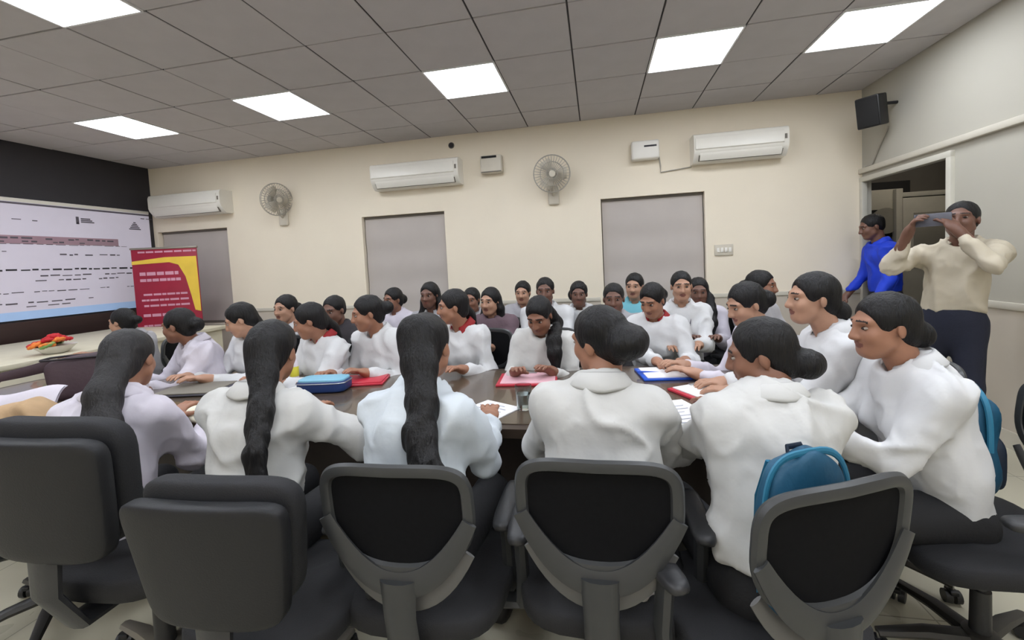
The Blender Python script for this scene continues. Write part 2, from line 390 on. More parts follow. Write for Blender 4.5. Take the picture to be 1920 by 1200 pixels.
# standee
e = empty('banner_standee', (-5.30, 4.45, 0), R(20), 'red and yellow printed roll-up standee beside the projection screen', 'banner')
st = MB(); st.box((0, 0, .95), (.74, .012, 1.72), 'standee_red', .002); st.build('print_sheet', e)
m = MB()
pts = [(-.37, 1.70), (.37, 1.74)]
m.prism([(-.37, 1.62), (-.37, 1.66), (.0, 1.70), (.36, 1.70), (.365, 1.2), (.365, 1.0), (.30, 1.02), (.27, 1.2), (.22, 1.45), (.15, 1.60), (.05, 1.635)], 'y', -.009, -.0065, 'standee_yellow'); m.build('yellow_swoosh', e)
m = MB()
rnd = random.Random(5)
for z, h, x0, x1 in ((1.77, .03, -.3, .33), (1.50, .06, -.30, .10), (1.42, .05, -.3, .12), (1.24, .035, -.28, .18), (1.17, .035, -.3, .2), (1.10, .035, -.28, .22), (.98, .05, -.3, .25), (.85, .03, -.3, .25)):
    x = x0
    while x < x1:
        L = rnd.uniform(.04, .12); m.box((x+L/2, -.0075, z), (L*.85, .002, h*.7), 'standee_text'); x += L
tag(m.build('banner_text', e, smooth=None), kind='stuff')
MB().box((0, 0, .045), (.80, .12, .09), 'chair_base_silver', .02).build('base_cassette', e); MB().cyl((0, .02, .05), (0, .02, 1.82), .012, .012, 'metal').build('support_pole', e)
MB().box((0, 0, 1.815), (.76, .03, .025), 'chair_base_silver', .006).build('top_bar', e)

# ------------------------------------------------------------------ wall fittings
def air_con(x0, x1, z0, z1, label):
    e = empty('air_conditioner', ((x0+x1)/2, YF, z0), 0, label, 'air conditioner', 'wall air conditioners')
    L = x1-x0; H = z1-z0; D = .21
    prof = [(0, .03*H), (0, H), (-.78*D, H), (-.93*D, .96*H), (-D, .85*H), (-D, .40*H), (-.93*D, .27*H), (-.70*D, .08*H), (-.55*D, 0), (-.1*D, 0)]
    m = MB(); m.prism(prof, 'x', -L/2, L/2, 'ac_white'); m.build('body', e, smooth=30)
    m = MB(); m.prism([(-1.0*D-.004, .84*H), (-1.0*D-.012, .80*H), (-1.0*D-.012, .44*H), (-1.0*D-.002, .41*H), (-.98*D, .41*H), (-.98*D, .84*H)], 'x', -L/2+.015, L/2-.05, 'ac_white'); m.build('front_panel', e)
    m = MB(); m.prism([(-.90*D, .235*H), (-.70*D, .055*H), (-.72*D, .04*H), (-.925*D, .225*H)], 'x', -L/2+.05, L/2-.05, 'ac_vent'); m.build('air_outlet', e)
    m = MB(); m.prism([(-.955*D, .30*H), (-.94*D, .20*H), (-.80*D, .05*H), (-.79*D, .06*H), (-.925*D, .21*H), (-.94*D, .30*H)], 'x', -L/2+.06, L/2-.06, 'ac_white'); m.build('louver', e)
    MB().box((L/2-.03, -D-.003, .62*H), (.02, .006, .16*H), 'ac_vent').build('display', e)
    return e
air_con(-5.95, -4.80, 2.27, 2.57, 'white split air conditioner above the corner blind, leftmost of three')
air_con(-2.64, -1.53, 2.38, 2.68, 'white split air conditioner in the middle of the far wall')
air_con(1.05, 1.95, 2.37, 2.66, 'white split air conditioner nearest the doorway, rightmost of three')
e = empty('stabilizer_box', (.575, YF, 2.46), 0, 'small white voltage stabilizer box left of the right air conditioner', 'box')
MB().box((0, -.06, .11), (.29, .12, .20), 'plastic_white', .02, 3).build('case', e); MB().box((.05, -.121, .145), (.13, .004, .018), 'dark_panel').build('display', e)
e = empty('stabilizer_box', (-1.16, YF, 2.47), 0, 'cream voltage stabilizer box with dark top stripe beside the wall fan', 'box')
MB().box((0, -.05, .11), (.26, .10, .21), 'fan_cream', .02, 3).build('case', e); MB().box((-.02, -.102, .19), (.18, .004, .025), 'dark_gap').build('top_stripe', e); MB().box((0, -.102, .02), (.24, .004, .012), 'ac_vent').build('bottom_vent', e)
def wall_fan(x, z, yaw, label, tilt=10):
    e = empty('wall_fan', (x, YF, z), 0, label, 'fan', 'wall fans')
    b = MB().box((0, -.02, -.22), (.13, .04, .22), 'fan_cream', .018, 3).build('wall_bracket', e)
    MB().tube([(0, -.03, -.22), (0, -.10, -.18), (0, -.14, -.06), (0, -.13, 0)], .018, 'fan_cream').build('arm', e)
    Tm = Matrix.Translation((0, -.16, 0)) @ Matrix.Rotation(R(yaw), 4, 'Z') @ Matrix.Rotation(R(90+tilt), 4, 'X')
    MB().lathe([(.01, -.10), (.05, -.09), (.06, -.02), (.05, .0), (.01, .0)], 'fan_grey', T=Tm).build('motor', e)
    m = MB()
    for r_, zz in ((.20, .03), (.20, .06), (.205, .045), (.13, .085), (.06, .10), (.13, .005)):
        m.tube([(math.cos(2*PI*i/32)*r_, math.sin(2*PI*i/32)*r_, zz) for i in range(32)], .0035, 'fan_grey', 5, True, T=Tm)
    for i in range(36):
        a = 2*PI*i/36; c_, s_ = math.cos(a), math.sin(a)
        m.tube([(c_*.03, s_*.03, .105), (c_*.13, s_*.13, .085), (c_*.20, s_*.20, .05), (c_*.13, s_*.13, .005), (c_*.05, s_*.05, 0)], .0022, 'fan_grey', 4, T=Tm)
    m.build('cage', e)
    hub = MB().lathe([(.002, .10), (.035, .10), (.035, .112), (.002, .114)], 'fan_cream', T=Tm).build('badge', e)
    for i in range(3):
        mm = MB(); v = []; f = []; a0 = 2*PI*i/3
        for j in range(7):
            r_ = .025+.15*j/6; w_ = .35 + .25*math.sin(PI*j/6)
            for t in (-1, 1):
                for zz in (0, .003): v.append((r_*math.cos(a0+t*w_), r_*math.sin(a0+t*w_), .045+t*.018+zz))
        for j in range(6):
            b_ = j*4; f += [(b_, b_+2, b_+6, b_+4), (b_+1, b_+5, b_+7, b_+3), (b_, b_+4, b_+5, b_+1), (b_+2, b_+3, b_+7, b_+6)]
        mm.add(v, f, 'fan_cream', Tm).build('blade', e, smooth=True)
    MB().cyl((0, 0, .0), (0, 0, .06), .02, .02, 'fan_grey', T=Tm).build('hub', e)
    return e
wall_fan(-.45, 2.39, 8, 'round caged wall fan between the two blinds')
wall_fan(-4.02, 2.38, 68, 'caged wall fan turned side-on next to the leftmost air conditioner')
e = empty('wall_speaker', (XR, 4.52, 2.62), R(90), 'black loudspeaker on a bracket high by the right corner', 'speaker')
Tm = Matrix.Translation((0, .20, 0)) @ Matrix.Rotation(R(40), 4, 'Z') @ Matrix.Rotation(R(-12), 4, 'X')
MB().box((0, 0, 0), (.18, .17, .27), 'plastic_black', .012, 2, T=Tm).build('cabinet', e)
MB().box((0, .088, 0), (.16, .012, .25), 'dark_gap', .004, T=Tm).build('grille', e)
MB().tube([(0, .0, .06), (0, .08, .06), (0, .16, .03)], .014, 'plastic_black').build('bracket', e)
e = empty('smoke_sensor', (-1.66, YF, 2.865), 0, 'tiny dark sensor on the wall above the middle air conditioner', 'sensor')
MB().lathe([(.002, 0), (.03, 0), (.028, .02), (.012, .035), (.002, .036)], 'dark_panel', T=Matrix.Rotation(R(90), 4, 'X')).build('dome', e); MB().lathe([(.002, -.004), (.038, -.004), (.038, .004), (.002, .004)], 'ac_vent', T=Matrix.Rotation(R(90), 4, 'X')).build('base', e)
e = empty('switch_board', (1.37, YF, 1.38), 0, 'flat cream switch board on the wall right of the blind', 'switch')
MB().box((0, -.008, .06), (.19, .016, .12), 'fan_cream', .006).build('plate', e)
for i in range(4): MB().box((-.06+.04*i, -.019, .06), (.028, .008, .05), 'plastic_white', .003).build('switch', e)
e = tag(MB().tube([(.72, YF-.012, 2.55), (.74, YF-.012, 2.4), (.74, YF-.012, 2.33), (1.06, YF-.012, 2.36)], .007, 'fan_grey', 6).build('cable'), 'thin cable running between the white stabilizer and the right air conditioner', 'cable')
tag(MB().tube([(XR-.012, 4.62, 2.5), (XR-.012, 4.75, 2.35), (XR-.012, 4.86, 2.2), (XR-.05, 4.9, 2.195)], .008, 'fan_grey', 6).build('cable'), 'cable dropping from the black speaker towards the door head', 'cable')

# ------------------------------------------------------------------ conference table
e = empty('conference_table', (0, 0, 0), 0, 'long glossy dark conference table between the two rows of people', 'table')
def rounded_poly(P, r, n=5):
    out = []
    for i in range(len(P)):
        p0, p1, p2 = Vector(P[i-1]), Vector(P[i]), Vector(P[(i+1) % len(P)])
        a = p1 + (p0-p1).normalized()*r; b = p1 + (p2-p1).normalized()*r
        for k in range(n+1):
            t = k/n; out.append(tuple(a*(1-t)**2 + p1*2*t*(1-t) + b*t*t))
    return out
TOP = [(-3.95, 1.62), (.78, 1.66), (.80, 2.72), (-3.95, 2.36)]
m = MB(); m.prism(rounded_poly(TOP, .08), 'z', .712, .75, 'table_edge'); m.build('table_edge', e)
m = MB(); m.prism(rounded_poly([(-3.90, 1.67), (.73, 1.71), (.75, 2.66), (-3.90, 2.31)], .07), 'z', .749, .753, 'table_wood'); m.build('table_top', e)
def panel(p, q, z0, z1, name):
    p = Vector(p+(0,)); q = Vector(q+(0,)); d_ = q-p; a = math.atan2(d_.y, d_.x)
    MB().box((0, 0, (z0+z1)/2), (d_.length, .025, z1-z0), 'table_panel', .003, T=Matrix.Translation((p+q)/2) @ Matrix.Rotation(a, 4, 'Z')).build(name, e)
for i in range(4): panel((-3.85+i*1.13, 1.85), (-3.85+(i+1)*1.13-.02, 1.855), .12, .71, 'modesty_panel')
for i in range(4): panel((-3.85+i*1.13, 2.18+i*.075), (-3.85+(i+1)*1.13-.02, 2.18+(i+1)*.075), .12, .71, 'modesty_panel')
for x, y0, y1 in ((-3.87, 1.75, 2.27), (-1.55, 1.86, 2.3), (.60, 1.86, 2.55)): panel((x, y0), (x, y1), 0, .71, 'leg_panel')

# ------------------------------------------------------------------ office chairs
def sgnp(v, e_): return math.copysign(abs(v)**e_, v)
def sbox(mb, c, h, m, e1=.35, e2=.35, nu=28, nv=14, fn=None, T=None):
    v = []; f = []
    for j in range(nv+1):
        b = -PI/2 + PI*j/nv; cb, sb = sgnp(math.cos(b), e1), sgnp(math.sin(b), e1)
        for i in range(nu):
            a = 2*PI*i/nu; p = Vector((h[0]*cb*sgnp(math.cos(a), e2), h[1]*cb*sgnp(math.sin(a), e2), h[2]*sb))
            if fn: p = Vector(fn(p))
            v.append(tuple(p + Vector(c)))
    for j in range(nv):
        for i in range(nu): f.append((j*nu+i, j*nu+(i+1) % nu, (j+1)*nu+(i+1) % nu, (j+1)*nu+i))
    mb.add(v, f, m, T)
def chair_lower(e, seat_m, base_m, arm=True, armw=.27):
    m = MB()
    def seatf(p): return (p.x*(1-.08*(p.y < 0)*abs(p.y)/.23), p.y, p.z - (.03*(p.y/.23)**2 if p.y > .1 else 0) + .012*(abs(p.x)/.24)**2)
    sbox(m, (0, .02, .455), (.245, .235, .042), seat_m, .4, .45, fn=seatf); m.build('seat', e, smooth=True)
    m = MB(); m.box((0, 0, .40), (.20, .24, .045), 'chair_plastic', .01); m.tube([(.10, .02, .40), (.24, .03, .395)], .008, 'chair_plastic', 6); m.build('tilt_mechanism', e)
    m = MB(); m.cyl((0, 0, .10), (0, 0, .27), .028, .026, 'chair_plastic'); m.cyl((0, 0, .27), (0, 0, .40), .015, .015, 'metal'); m.build('gas_lift', e)
    m = MB(); m.lathe([(.02, .06), (.05, .065), (.045, .125), (.03, .13)], base_m)
    for i in range(5):
        a = 2*PI*i/5+.3; c_, s_ = math.cos(a), math.sin(a)
        m.tube([(c_*.03, s_*.03, .10), (c_*.15, s_*.15, .098), (c_*.29, s_*.29, .075)], [.030, .026, .018], base_m, 8, flat=.75, nrm=(0, 0, 1))
    m.build('star_base', e)
    cm = chair_lower.__dict__.get('cm')
    if cm is None:
        mm = MB(); mm.cyl((0, 0, .05), (0, 0, .075), .008, .008, 'metal', 8)
        for s in (-1, 1): mm.cyl((s*.006, 0, .026), (s*.026, 0, .026), .026, .024, 'plastic_black', 14)
        mm.box((0, 0, .046), (.03, .045, .02), 'plastic_black', .006); cm = mm.mesh('caster', 40); chair_lower.cm = cm
    for i in range(5):
        a = 2*PI*i/5+.3; link('caster', cm, e, (math.cos(a)*.285, math.sin(a)*.285, 0), a+.6)
    if arm:
        for s in (-1, 1):
            m = MB(); m.tube([(s*.20, -.02, .405), (s*armw, -.02, .41), (s*(armw+.01), -.03, .50), (s*(armw+.01), -.05, .64)], [.018, .020, .020, .02], 'chair_frame', 8, flat=1.4, nrm=(0, 1, 0))
            b = m.build('armrest', e); mm = MB(); sbox(mm, (s*(armw+.01), .01, .655), (.032, .135, .016), 'chair_plastic', .5, .5, 20, 8); mm.build('arm_pad', b, smooth=True)
def backY(x, z): return -.235 - .10*(z-.55) + .55*x*x
def outline(n=56, hw=.188, zt=.925, zb=.655, zc=.81):
    P = []
    for i in range(n):
        a = 2*PI*i/n; c_, s_ = math.cos(a), math.sin(a)
        if s_ >= 0: x = hw*sgnp(c_, .42); z = zc + (zt-zc)*sgnp(s_, .42)
        else: x = hw*sgnp(c_, .85); z = zc + (zc-zb)*sgnp(s_, .85)
        P.append((x, z))
    return P
def mesh_chair(label, base_m='chair_base', cat='chair', group='black mesh-back office chairs'):
    e = empty('office_chair', (0, 0, 0), 0, label, cat, group)
    chair_lower(e, 'chair_fabric', base_m)
    P = outline(); m = MB()
    m.tube([(x, backY(x, z), z) for x, z in P], .017, 'chair_frame', 8, True, flat=.8, nrm=(0, 1, 0)); m.build('back_frame', e)
    v = [(0, backY(0, .78)+.005, .78)]; f = []; n = len(P); K = 6
    for k in range(1, K+1):
        for x, z in P:
            q = k/K; X, Z = x*q, .78+(z-.78)*q; v.append((X, backY(X, Z)+.006*(1-q*q), Z))
    for i in range(n): f.append((0, 1+i, 1+(i+1) % n))
    for k in range(K-1):
        for i in range(n): f.append((1+k*n+i, 1+(k+1)*n+i, 1+(k+1)*n+(i+1) % n, 1+k*n+(i+1) % n))
    b = len(v); v += [(x, y+.008, z) for x, y, z in v]; f += [tuple(i+b for i in q)[::-1] for q in f]
    MB().add(v, f, 'chair_mesh').build('mesh_panel', e, smooth=True)
    # broad cradle that carries the frame, then a lower lumbar crescent, then the spine
    def band(z_side, z_mid, w_, off, mname, hw=.192):
        pts = []; rr = []
        for i in range(21):
            t = -1+2*i/20; x = hw*t; z = z_mid + (z_side-z_mid)*abs(t)**2.2
            pts.append((x, backY(x, z)-off, z)); rr.append(w_*(1-.55*t*t)+.006)
        mm = MB(); mm.tube(pts, rr, mname, 10, flat=.3, nrm=(0, 1, 0)); return mm
    band(.79, .622, .030, .014, 'chair_frame').build('back_cradle', e)
    band(.69, .555, .022, -.01, 'chair_base_grey', .178).build('lumbar_bar', e)
    m = MB(); m.tube([(0, -.262, .64), (0, -.262, .54), (0, -.24, .40), (0, -.16, .375), (0, -.06, .385)], [.048, .043, .045, .05, .05], 'chair_frame', 12, flat=.42, nrm=(0, 1, .5)); m.build('spine_support', e)
    return e
def shell_chair(label, base_m='chair_base_silver', wide=1.08, group='black leatherette office chairs with plastic back shells'):
    e = empty('office_chair', (0, 0, 0), 0, label, 'chair', group)
    chair_lower(e, 'chair_fabric', base_m)
    def bf(p):
        t = (p.z+.16)/.32; return (p.x*wide*(.82+.20*t), p.y + backY(p.x, p.z+.72) , p.z)
    m = MB(); sbox(m, (0, .030, .765), (.200, .035, .170), 'chair_fabric', .38, .4, 36, 20, fn=bf); m.build('back_cushion', e, smooth=True)
    m = MB(); sbox(m, (0, -.030, .745), (.200, .026, .158), 'chair_shell', .26, .34, 36, 20, fn=bf); m.build('back_shell', e, smooth=True)
    m = MB(); m.tube([(0, -.27, .62), (0, -.275, .50), (0, -.22, .385), (0, -.06, .385)], [.05, .045, .045, .05], 'chair_plastic', 10, flat=.35, nrm=(0, 1, .5)); m.build('back_bracket', e)
    return e
MC = mesh_chair('x'); SHC = shell_chair('x')
used = {'m': False, 's': False}
def place_chair(kind, x, y, yaw, label, group=None, sc=1.0):
    src = MC if kind == 'm' else SHC
    o = src if not used[kind] else copy_tree(src); used[kind] = True
    o.location = (x, y, 0); o.rotation_euler = (0, 0, R(yaw)); o.scale = (sc, sc, sc)
    o['label'] = label; o['category'] = 'chair'
    if group: o['group'] = group
    return o

# ------------------------------------------------------------------ implicit-surface people
def vnoise(P, seed=0):
    i = np.floor(P).astype(np.int64); f = P-i; u = f*f*(3-2*f); out = 0
    def h(a, b, c):
        n = (a*374761393 + b*668265263 + c*2147483647 + seed*974711) & 0xffffffff
        n = ((n ^ (n >> 13))*1274126177) & 0xffffffff
        return ((n ^ (n >> 16)) & 0xffff)/65535.0
    for dx in (0, 1):
        for dy in (0, 1):
            for dz in (0, 1):
                wx = u[:, 0] if dx else 1-u[:, 0]; wy = u[:, 1] if dy else 1-u[:, 1]; wz = u[:, 2] if dz else 1-u[:, 2]
                out = out + wx*wy*wz*h(i[:, 0]+dx, i[:, 1]+dy, i[:, 2]+dz)
    return out
class Grid:
    def __init__(s, lo, hi, h):
        s.h = h; s.ax = [np.arange(lo[i]-2*h, hi[i]+3*h, h) for i in range(3)]
        s.F = np.full([len(a) for a in s.ax], .5)
    def _sub(s, c, r):
        sl = []
        for i in range(3):
            a = max(0, int((c[i]-r-s.ax[i][0])/s.h)); b = min(len(s.ax[i]), int((c[i]+r-s.ax[i][0])/s.h)+2)
            if b <= a: return None
            sl.append(slice(a, b))
        return tuple(sl)
    def _pts(s, sl): return np.meshgrid(s.ax[0][sl[0]], s.ax[1][sl[1]], s.ax[2][sl[2]], indexing='ij')
    def _mix(s, sl, d, k, mode):
        a = s.F[sl]
        if mode == 'sub':
            d = -d; hh = np.maximum(k-np.abs(a-d), 0)/k if k > 0 else 0; s.F[sl] = np.maximum(a, d) + hh*hh*k/4
        else:
            hh = np.maximum(k-np.abs(a-d), 0)/k if k > 0 else 0; s.F[sl] = np.minimum(a, d) - hh*hh*k/4
    def ell(s, c, r, M_=None, k=.02, mode='add', rot=None):
        A = Matrix.Translation(Vector(c))
        if rot: A = A @ Euler(rot).to_matrix().to_4x4()
        if M_ is not None: A = M_ @ A
        cw = A.translation; sl = s._sub(cw, max(r)+k+3*s.h)
        if sl is None: return s
        X, Y, Z = s._pts(sl); I = np.array(A.inverted())
        x = I[0, 0]*X+I[0, 1]*Y+I[0, 2]*Z+I[0, 3]; y = I[1, 0]*X+I[1, 1]*Y+I[1, 2]*Z+I[1, 3]; z = I[2, 0]*X+I[2, 1]*Y+I[2, 2]*Z+I[2, 3]
        k0 = np.sqrt((x/r[0])**2+(y/r[1])**2+(z/r[2])**2); k1 = np.sqrt((x/r[0]**2)**2+(y/r[1]**2)**2+(z/r[2]**2)**2)
        s._mix(sl, k0*(k0-1)/np.maximum(k1, 1e-6), k, mode); return s
    def cap(s, a, b, ra, rb, M_=None, k=.02, mode='add', flat=None):
        # flat = (direction, factor): the section is flattened along direction
        a = Vector(a); b = Vector(b)
        if M_ is not None: sc_ = M_.to_scale()[0]; ra *= sc_; rb *= sc_; a = M_ @ a; b = M_ @ b
        c = (a+b)/2; sl = s._sub(c, (b-a).length/2+max(ra, rb)*1.3+k+3*s.h)
        if sl is None: return s
        X, Y, Z = s._pts(sl); ba = b-a; L2 = max(ba.length_squared, 1e-9)
        t = np.clip(((X-a.x)*ba.x+(Y-a.y)*ba.y+(Z-a.z)*ba.z)/L2, 0, 1)
        qx, qy, qz = X-a.x-t*ba.x, Y-a.y-t*ba.y, Z-a.z-t*ba.z
        if flat:
            n = Vector(flat[0]).normalized(); dn = qx*n.x+qy*n.y+qz*n.z; q2 = qx*qx+qy*qy+qz*qz - dn*dn + (dn/flat[1])**2
            d = (np.sqrt(np.maximum(q2, 0)) - (ra+(rb-ra)*t))*(.5+.5*flat[1])
        else: d = np.sqrt(qx*qx+qy*qy+qz*qz) - (ra+(rb-ra)*t)
        s._mix(sl, d, k, mode); return s
    def cut(s, p, n, k=.004):      # remove everything on the side n points to
        X, Y, Z = np.meshgrid(*s.ax, indexing='ij'); n = Vector(n).normalized()
        d = (X-p[0])*n.x+(Y-p[1])*n.y+(Z-p[2])*n.z; s.F = np.maximum(s.F, d); return s
    def surf(s):
        F = s.F; ins = F < 0; nx, ny, nz = F.shape
        c = [ins[i:nx-1+i, j:ny-1+j, k:nz-1+k] for i in (0, 1) for j in (0, 1) for k in (0, 1)]
        tot = sum(a.astype(np.int8) for a in c); mask = (tot > 0) & (tot < 8)
        ci = np.argwhere(mask)
        if len(ci) == 0: return np.zeros((0, 3)), np.zeros((0, 4), int)
        idx = np.full(mask.shape, -1, np.int64); idx[mask] = np.arange(len(ci))
        acc = np.zeros((len(ci), 3)); cnt = np.zeros(len(ci))
        off = [(i, j, k) for i in (0, 1) for j in (0, 1) for k in (0, 1)]
        for a in range(8):
            for b in range(a+1, 8):
                if sum(abs(off[a][q]-off[b][q]) for q in range(3)) != 1: continue
                fa = F[ci[:, 0]+off[a][0], ci[:, 1]+off[a][1], ci[:, 2]+off[a][2]]; fb = F[ci[:, 0]+off[b][0], ci[:, 1]+off[b][1], ci[:, 2]+off[b][2]]
                cr = (fa < 0) != (fb < 0); t = np.where(cr, fa/np.where(fa-fb == 0, 1, fa-fb), 0)
                p = np.array(off[a])[None]+t[:, None]*(np.array(off[b])-np.array(off[a]))[None]
                acc += np.where(cr[:, None], p, 0); cnt += cr
        V = (ci + acc/cnt[:, None])*s.h + np.array([a[0] for a in s.ax])
        Q = []
        for ax in range(3):
            sa = [slice(None)]*3; sb = [slice(None)]*3; sa[ax] = slice(0, -1); sb[ax] = slice(1, None)
            ch = ins[tuple(sa)] != ins[tuple(sb)]; e_ = np.argwhere(ch)
            u, v = (ax+1) % 3, (ax+2) % 3
            e_ = e_[(e_[:, u] > 0) & (e_[:, v] > 0) & (e_[:, u] < F.shape[u]-1) & (e_[:, v] < F.shape[v]-1)]
            q = []
            for du, dv in ((-1, -1), (0, -1), (0, 0), (-1, 0)):
                w_ = e_.copy(); w_[:, u] += du; w_[:, v] += dv; q.append(idx[w_[:, 0], w_[:, 1], w_[:, 2]])
            q = np.stack(q, 1); fl = ins[e_[:, 0], e_[:, 1], e_[:, 2]]; q[~fl] = q[~fl][:, ::-1]; Q.append(q)
        return V, np.concatenate(Q)
def smooth_verts(V, Q, it=1, lam=.5):
    for _ in range(it):
        acc = np.zeros_like(V); cnt = np.zeros(len(V))
        for i in range(4):
            a = Q[:, i]; b = Q[:, (i+1) % 4]
            np.add.at(acc, a, V[b]); np.add.at(cnt, a, 1)
        V = V + lam*(acc/np.maximum(cnt, 1)[:, None]-V)
    return V
def normals(V, Q):
    n = np.cross(V[Q[:, 2]]-V[Q[:, 0]], V[Q[:, 3]]-V[Q[:, 1]]); N = np.zeros_like(V)
    for i in range(4): np.add.at(N, Q[:, i], n)
    return N/np.maximum(np.linalg.norm(N, axis=1), 1e-9)[:, None]
def np_mesh(name, parts, mats):
    """parts: list of (V, Q, material index array or int)"""
    vs_, qs, ms, b = [], [], [], 0
    for V, Q, mi in parts:
        if len(V) == 0: continue
        vs_.append(V); qs.append(Q+b); b += len(V); ms.append(np.full(len(Q), mi) if np.isscalar(mi) else mi)
    V = np.concatenate(vs_).astype(np.float32); Q = np.concatenate(qs).astype(np.int32); mi = np.concatenate(ms).astype(np.int32)
    me = bpy.data.meshes.new(name); me.vertices.add(len(V)); me.vertices.foreach_set('co', V.ravel())
    me.loops.add(Q.size); me.loops.foreach_set('vertex_index', Q.ravel()); me.polygons.add(len(Q))
    me.polygons.foreach_set('loop_start', np.arange(0, Q.size, 4, dtype=np.int32))
    me.polygons.foreach_set('material_index', mi); me.polygons.foreach_set('use_smooth', np.ones(len(Q), bool))
    for m in mats: me.materials.append(MATS[m])
    me.update(calc_edges=True); me.validate(); return me
def uv_ball(c, r, M_, n=12, k=8):
    V = []; Q = []
    for j in range(k+1):
        b = -PI/2+PI*j/k
        for i in range(n):
            a = 2*PI*i/n; V.append(M_ @ Vector((c[0]+r*math.cos(b)*math.cos(a), c[1]+r*math.sin(b), c[2]+.55*r*math.cos(b)*math.sin(a))))
    for j in range(k):
        for i in range(n): Q.append((j*n+i, (j+1)*n+i, (j+1)*n+(i+1) % n, j*n+(i+1) % n))
    return np.array([tuple(v) for v in V]), np.array(Q)
def ik(S_, T_, l1, l2, hint):
    d_ = T_-S_; L = min(d_.length, (l1+l2)*.985); u = d_.normalized(); T2 = S_+u*L
    a = (l1*l1-l2*l2+L*L)/(2*L); h = math.sqrt(max(l1*l1-a*a, 0)); hv = Vector(hint); hv = (hv-u*hv.dot(u)).normalized()
    return S_+u*a+hv*h, T2
QL = {0: (.0105, .0046, .006, .0042), 1: (.014, .0052, .0075, .005), 2: (.018, .007, .010, .007)}
NP = [0]
def person(label, head, yaw, lean=10, hy=0, hp=8, hr=0, shirt='shirt_white', pants='trouser_black', hair='bun', skin='skin_a', q=1,
           hl=None, hrt=None, stand=False, collar=None, male=False, chain=None, bun=None, curl=.5, ehint=None, hairmat='hair', group=None, sleeve=.93, fold=1.0, size=None, bulk=1.0, hx=0.0, has_collar=True, lanyard=None, hem=.485):
    NP[0] += 1; seed = NP[0]
    size = size or (.97 if male else .93)
    hS, hH, hHa, hHd = QL[q]
    Rz = Matrix.Rotation(R(yaw), 3, 'Z'); a = R(lean); c_, s_ = math.cos(a), math.sin(a); pz = .92 if stand else .55
    k = (head[2]-pz+.04*s_)/(.605*c_)
    kc = min(max(k, .86), 1.14); pz += (k-kc)*.605*c_; k = kc
    hy_l = .04*c_+.605*k*s_; hl_pos = Vector((hx, hy_l, head[2]))
    base = Vector((head[0], head[1], 0)) - Rz @ Vector((hx, hy_l, 0))
    def B(x, y, z): return Vector((x+hx*z/.605, y*c_+z*k*s_, pz-y*s_+z*k*c_))
    def loc(p): return Rz.inverted() @ (Vector(p)-base)
    MH = Matrix.Translation(hl_pos) @ Matrix.Rotation(R(hy), 4, 'Z') @ Matrix.Rotation(R(-hp), 4, 'X') @ Matrix.Rotation(R(hr), 4, 'Y') @ Matrix.Scale(size, 4)
    fwd = Vector((0, c_, -s_)) # torso front
    root = empty('person', tuple(base), R(yaw), label, 'person', group)
    shw = (.172 if male else .150)*bulk
    arms = []
    for sgn, tg in ((-1, hl), (1, hrt)):
        S_ = B(sgn*shw, 0, .405)
        t = loc(tg) if tg else Vector((sgn*.10, hy_l*.5+.36, .79))
        hint = ehint[0 if sgn < 0 else 1] if ehint else (sgn*.35, -.25, -1)
        E_, W_ = ik(S_, t, .27, .235, hint); arms.append((sgn, S_, E_, W_))
    # ---- shirt
    g = Grid((-.55, -.32, pz-.14), (.55, hy_l+.55, head[2]+(.55 if stand else .02)), hS)
    fl = (fwd, .66 if not male else .64)
    bw = bulk
    zlow = .05 if stand else -.02
    g.cap(B(0, -.005, zlow), B(0, -.005, .16), .160*bw, .150*bw, k=.03, flat=fl); g.cap(B(0, -.005, .16), B(0, .0, .33), .150*bw, .162*bw, k=.05, flat=(fwd, .68))
    g.cap(B(-shw+.01, -.005, .395), B(shw-.01, -.005, .395), .062, .062, k=.07)
    g.cap(B(0, -.015, .36), B(0, .0, .455), .105, .062, k=.06)
    if not male:
        for sg in (-1, 1): g.ell(tuple(B(sg*.068, .085, .275)), (.06, .05, .06), k=.05)
    for sg, S_, E_, W_ in arms:
        We = E_+(W_-E_)*sleeve
        g.cap(S_, E_, .057, .050, k=.04); g.cap(E_, We, .050, .038, k=.02)
    g.cut(B(0, 0, .045) if stand else (0, 0, max(pz-.075, hem)), (0, 0, -1))
    g.ell(tuple(B(0, .03, .50)), (.052, .06, .07), k=.015, mode='sub')
    V, Qs = g.surf(); V = smooth_verts(V, Qs, 2); N_ = normals(V, Qs)
    # cloth folds
    amp = fold*(.015 if q < 2 else .010)
    P = V.copy(); P2 = P*np.array([9, 9, 5.]); P3 = P*np.array([22, 22, 12.])
    rd = 1-np.abs(2*vnoise(P2+vnoise(P*6, seed)[:, None]*1.6, seed+3)-1); rd2 = 1-np.abs(2*vnoise(P3+vnoise(P*14, seed+1)[:, None]*1.3, seed+5)-1)
    V = V + N_*(amp*(rd**2.2-.45)*1.5+amp*.4*(rd2**2-.45))[:, None]
    link('shirt', np_mesh('shirt', [(V, Qs, 0)], [shirt]), root)
    # collar
    if has_collar is False: collar = 'none'
    nb, hb = B(0, -.012, .435), B(0, .03, .46)
    m = MB(); ring = []
    for i in range(26):
        t = PI/2 + R(24) + (2*PI-R(48))*i/25; x = .066*math.cos(t); y = .064*math.sin(t)
        ring.append((x, y))
    cv = []; cf = []
    for i, (x, y) in enumerate(ring):
        for (ro, z) in ((.98, .445), (1.0, .496), (1.14, .492), (1.50, .445), (1.46, .436)): cv.append(tuple(B(x*ro*1.03, y*ro-.008, z + .012 + (.016*abs(x)/.066 if ro > 1.2 else 0) - .035*max(0, y/.06))))
    for i in range(25):
        for j in range(4): cf.append((i*5+j, i*5+j+1, i*5+5+j+1, i*5+5+j))
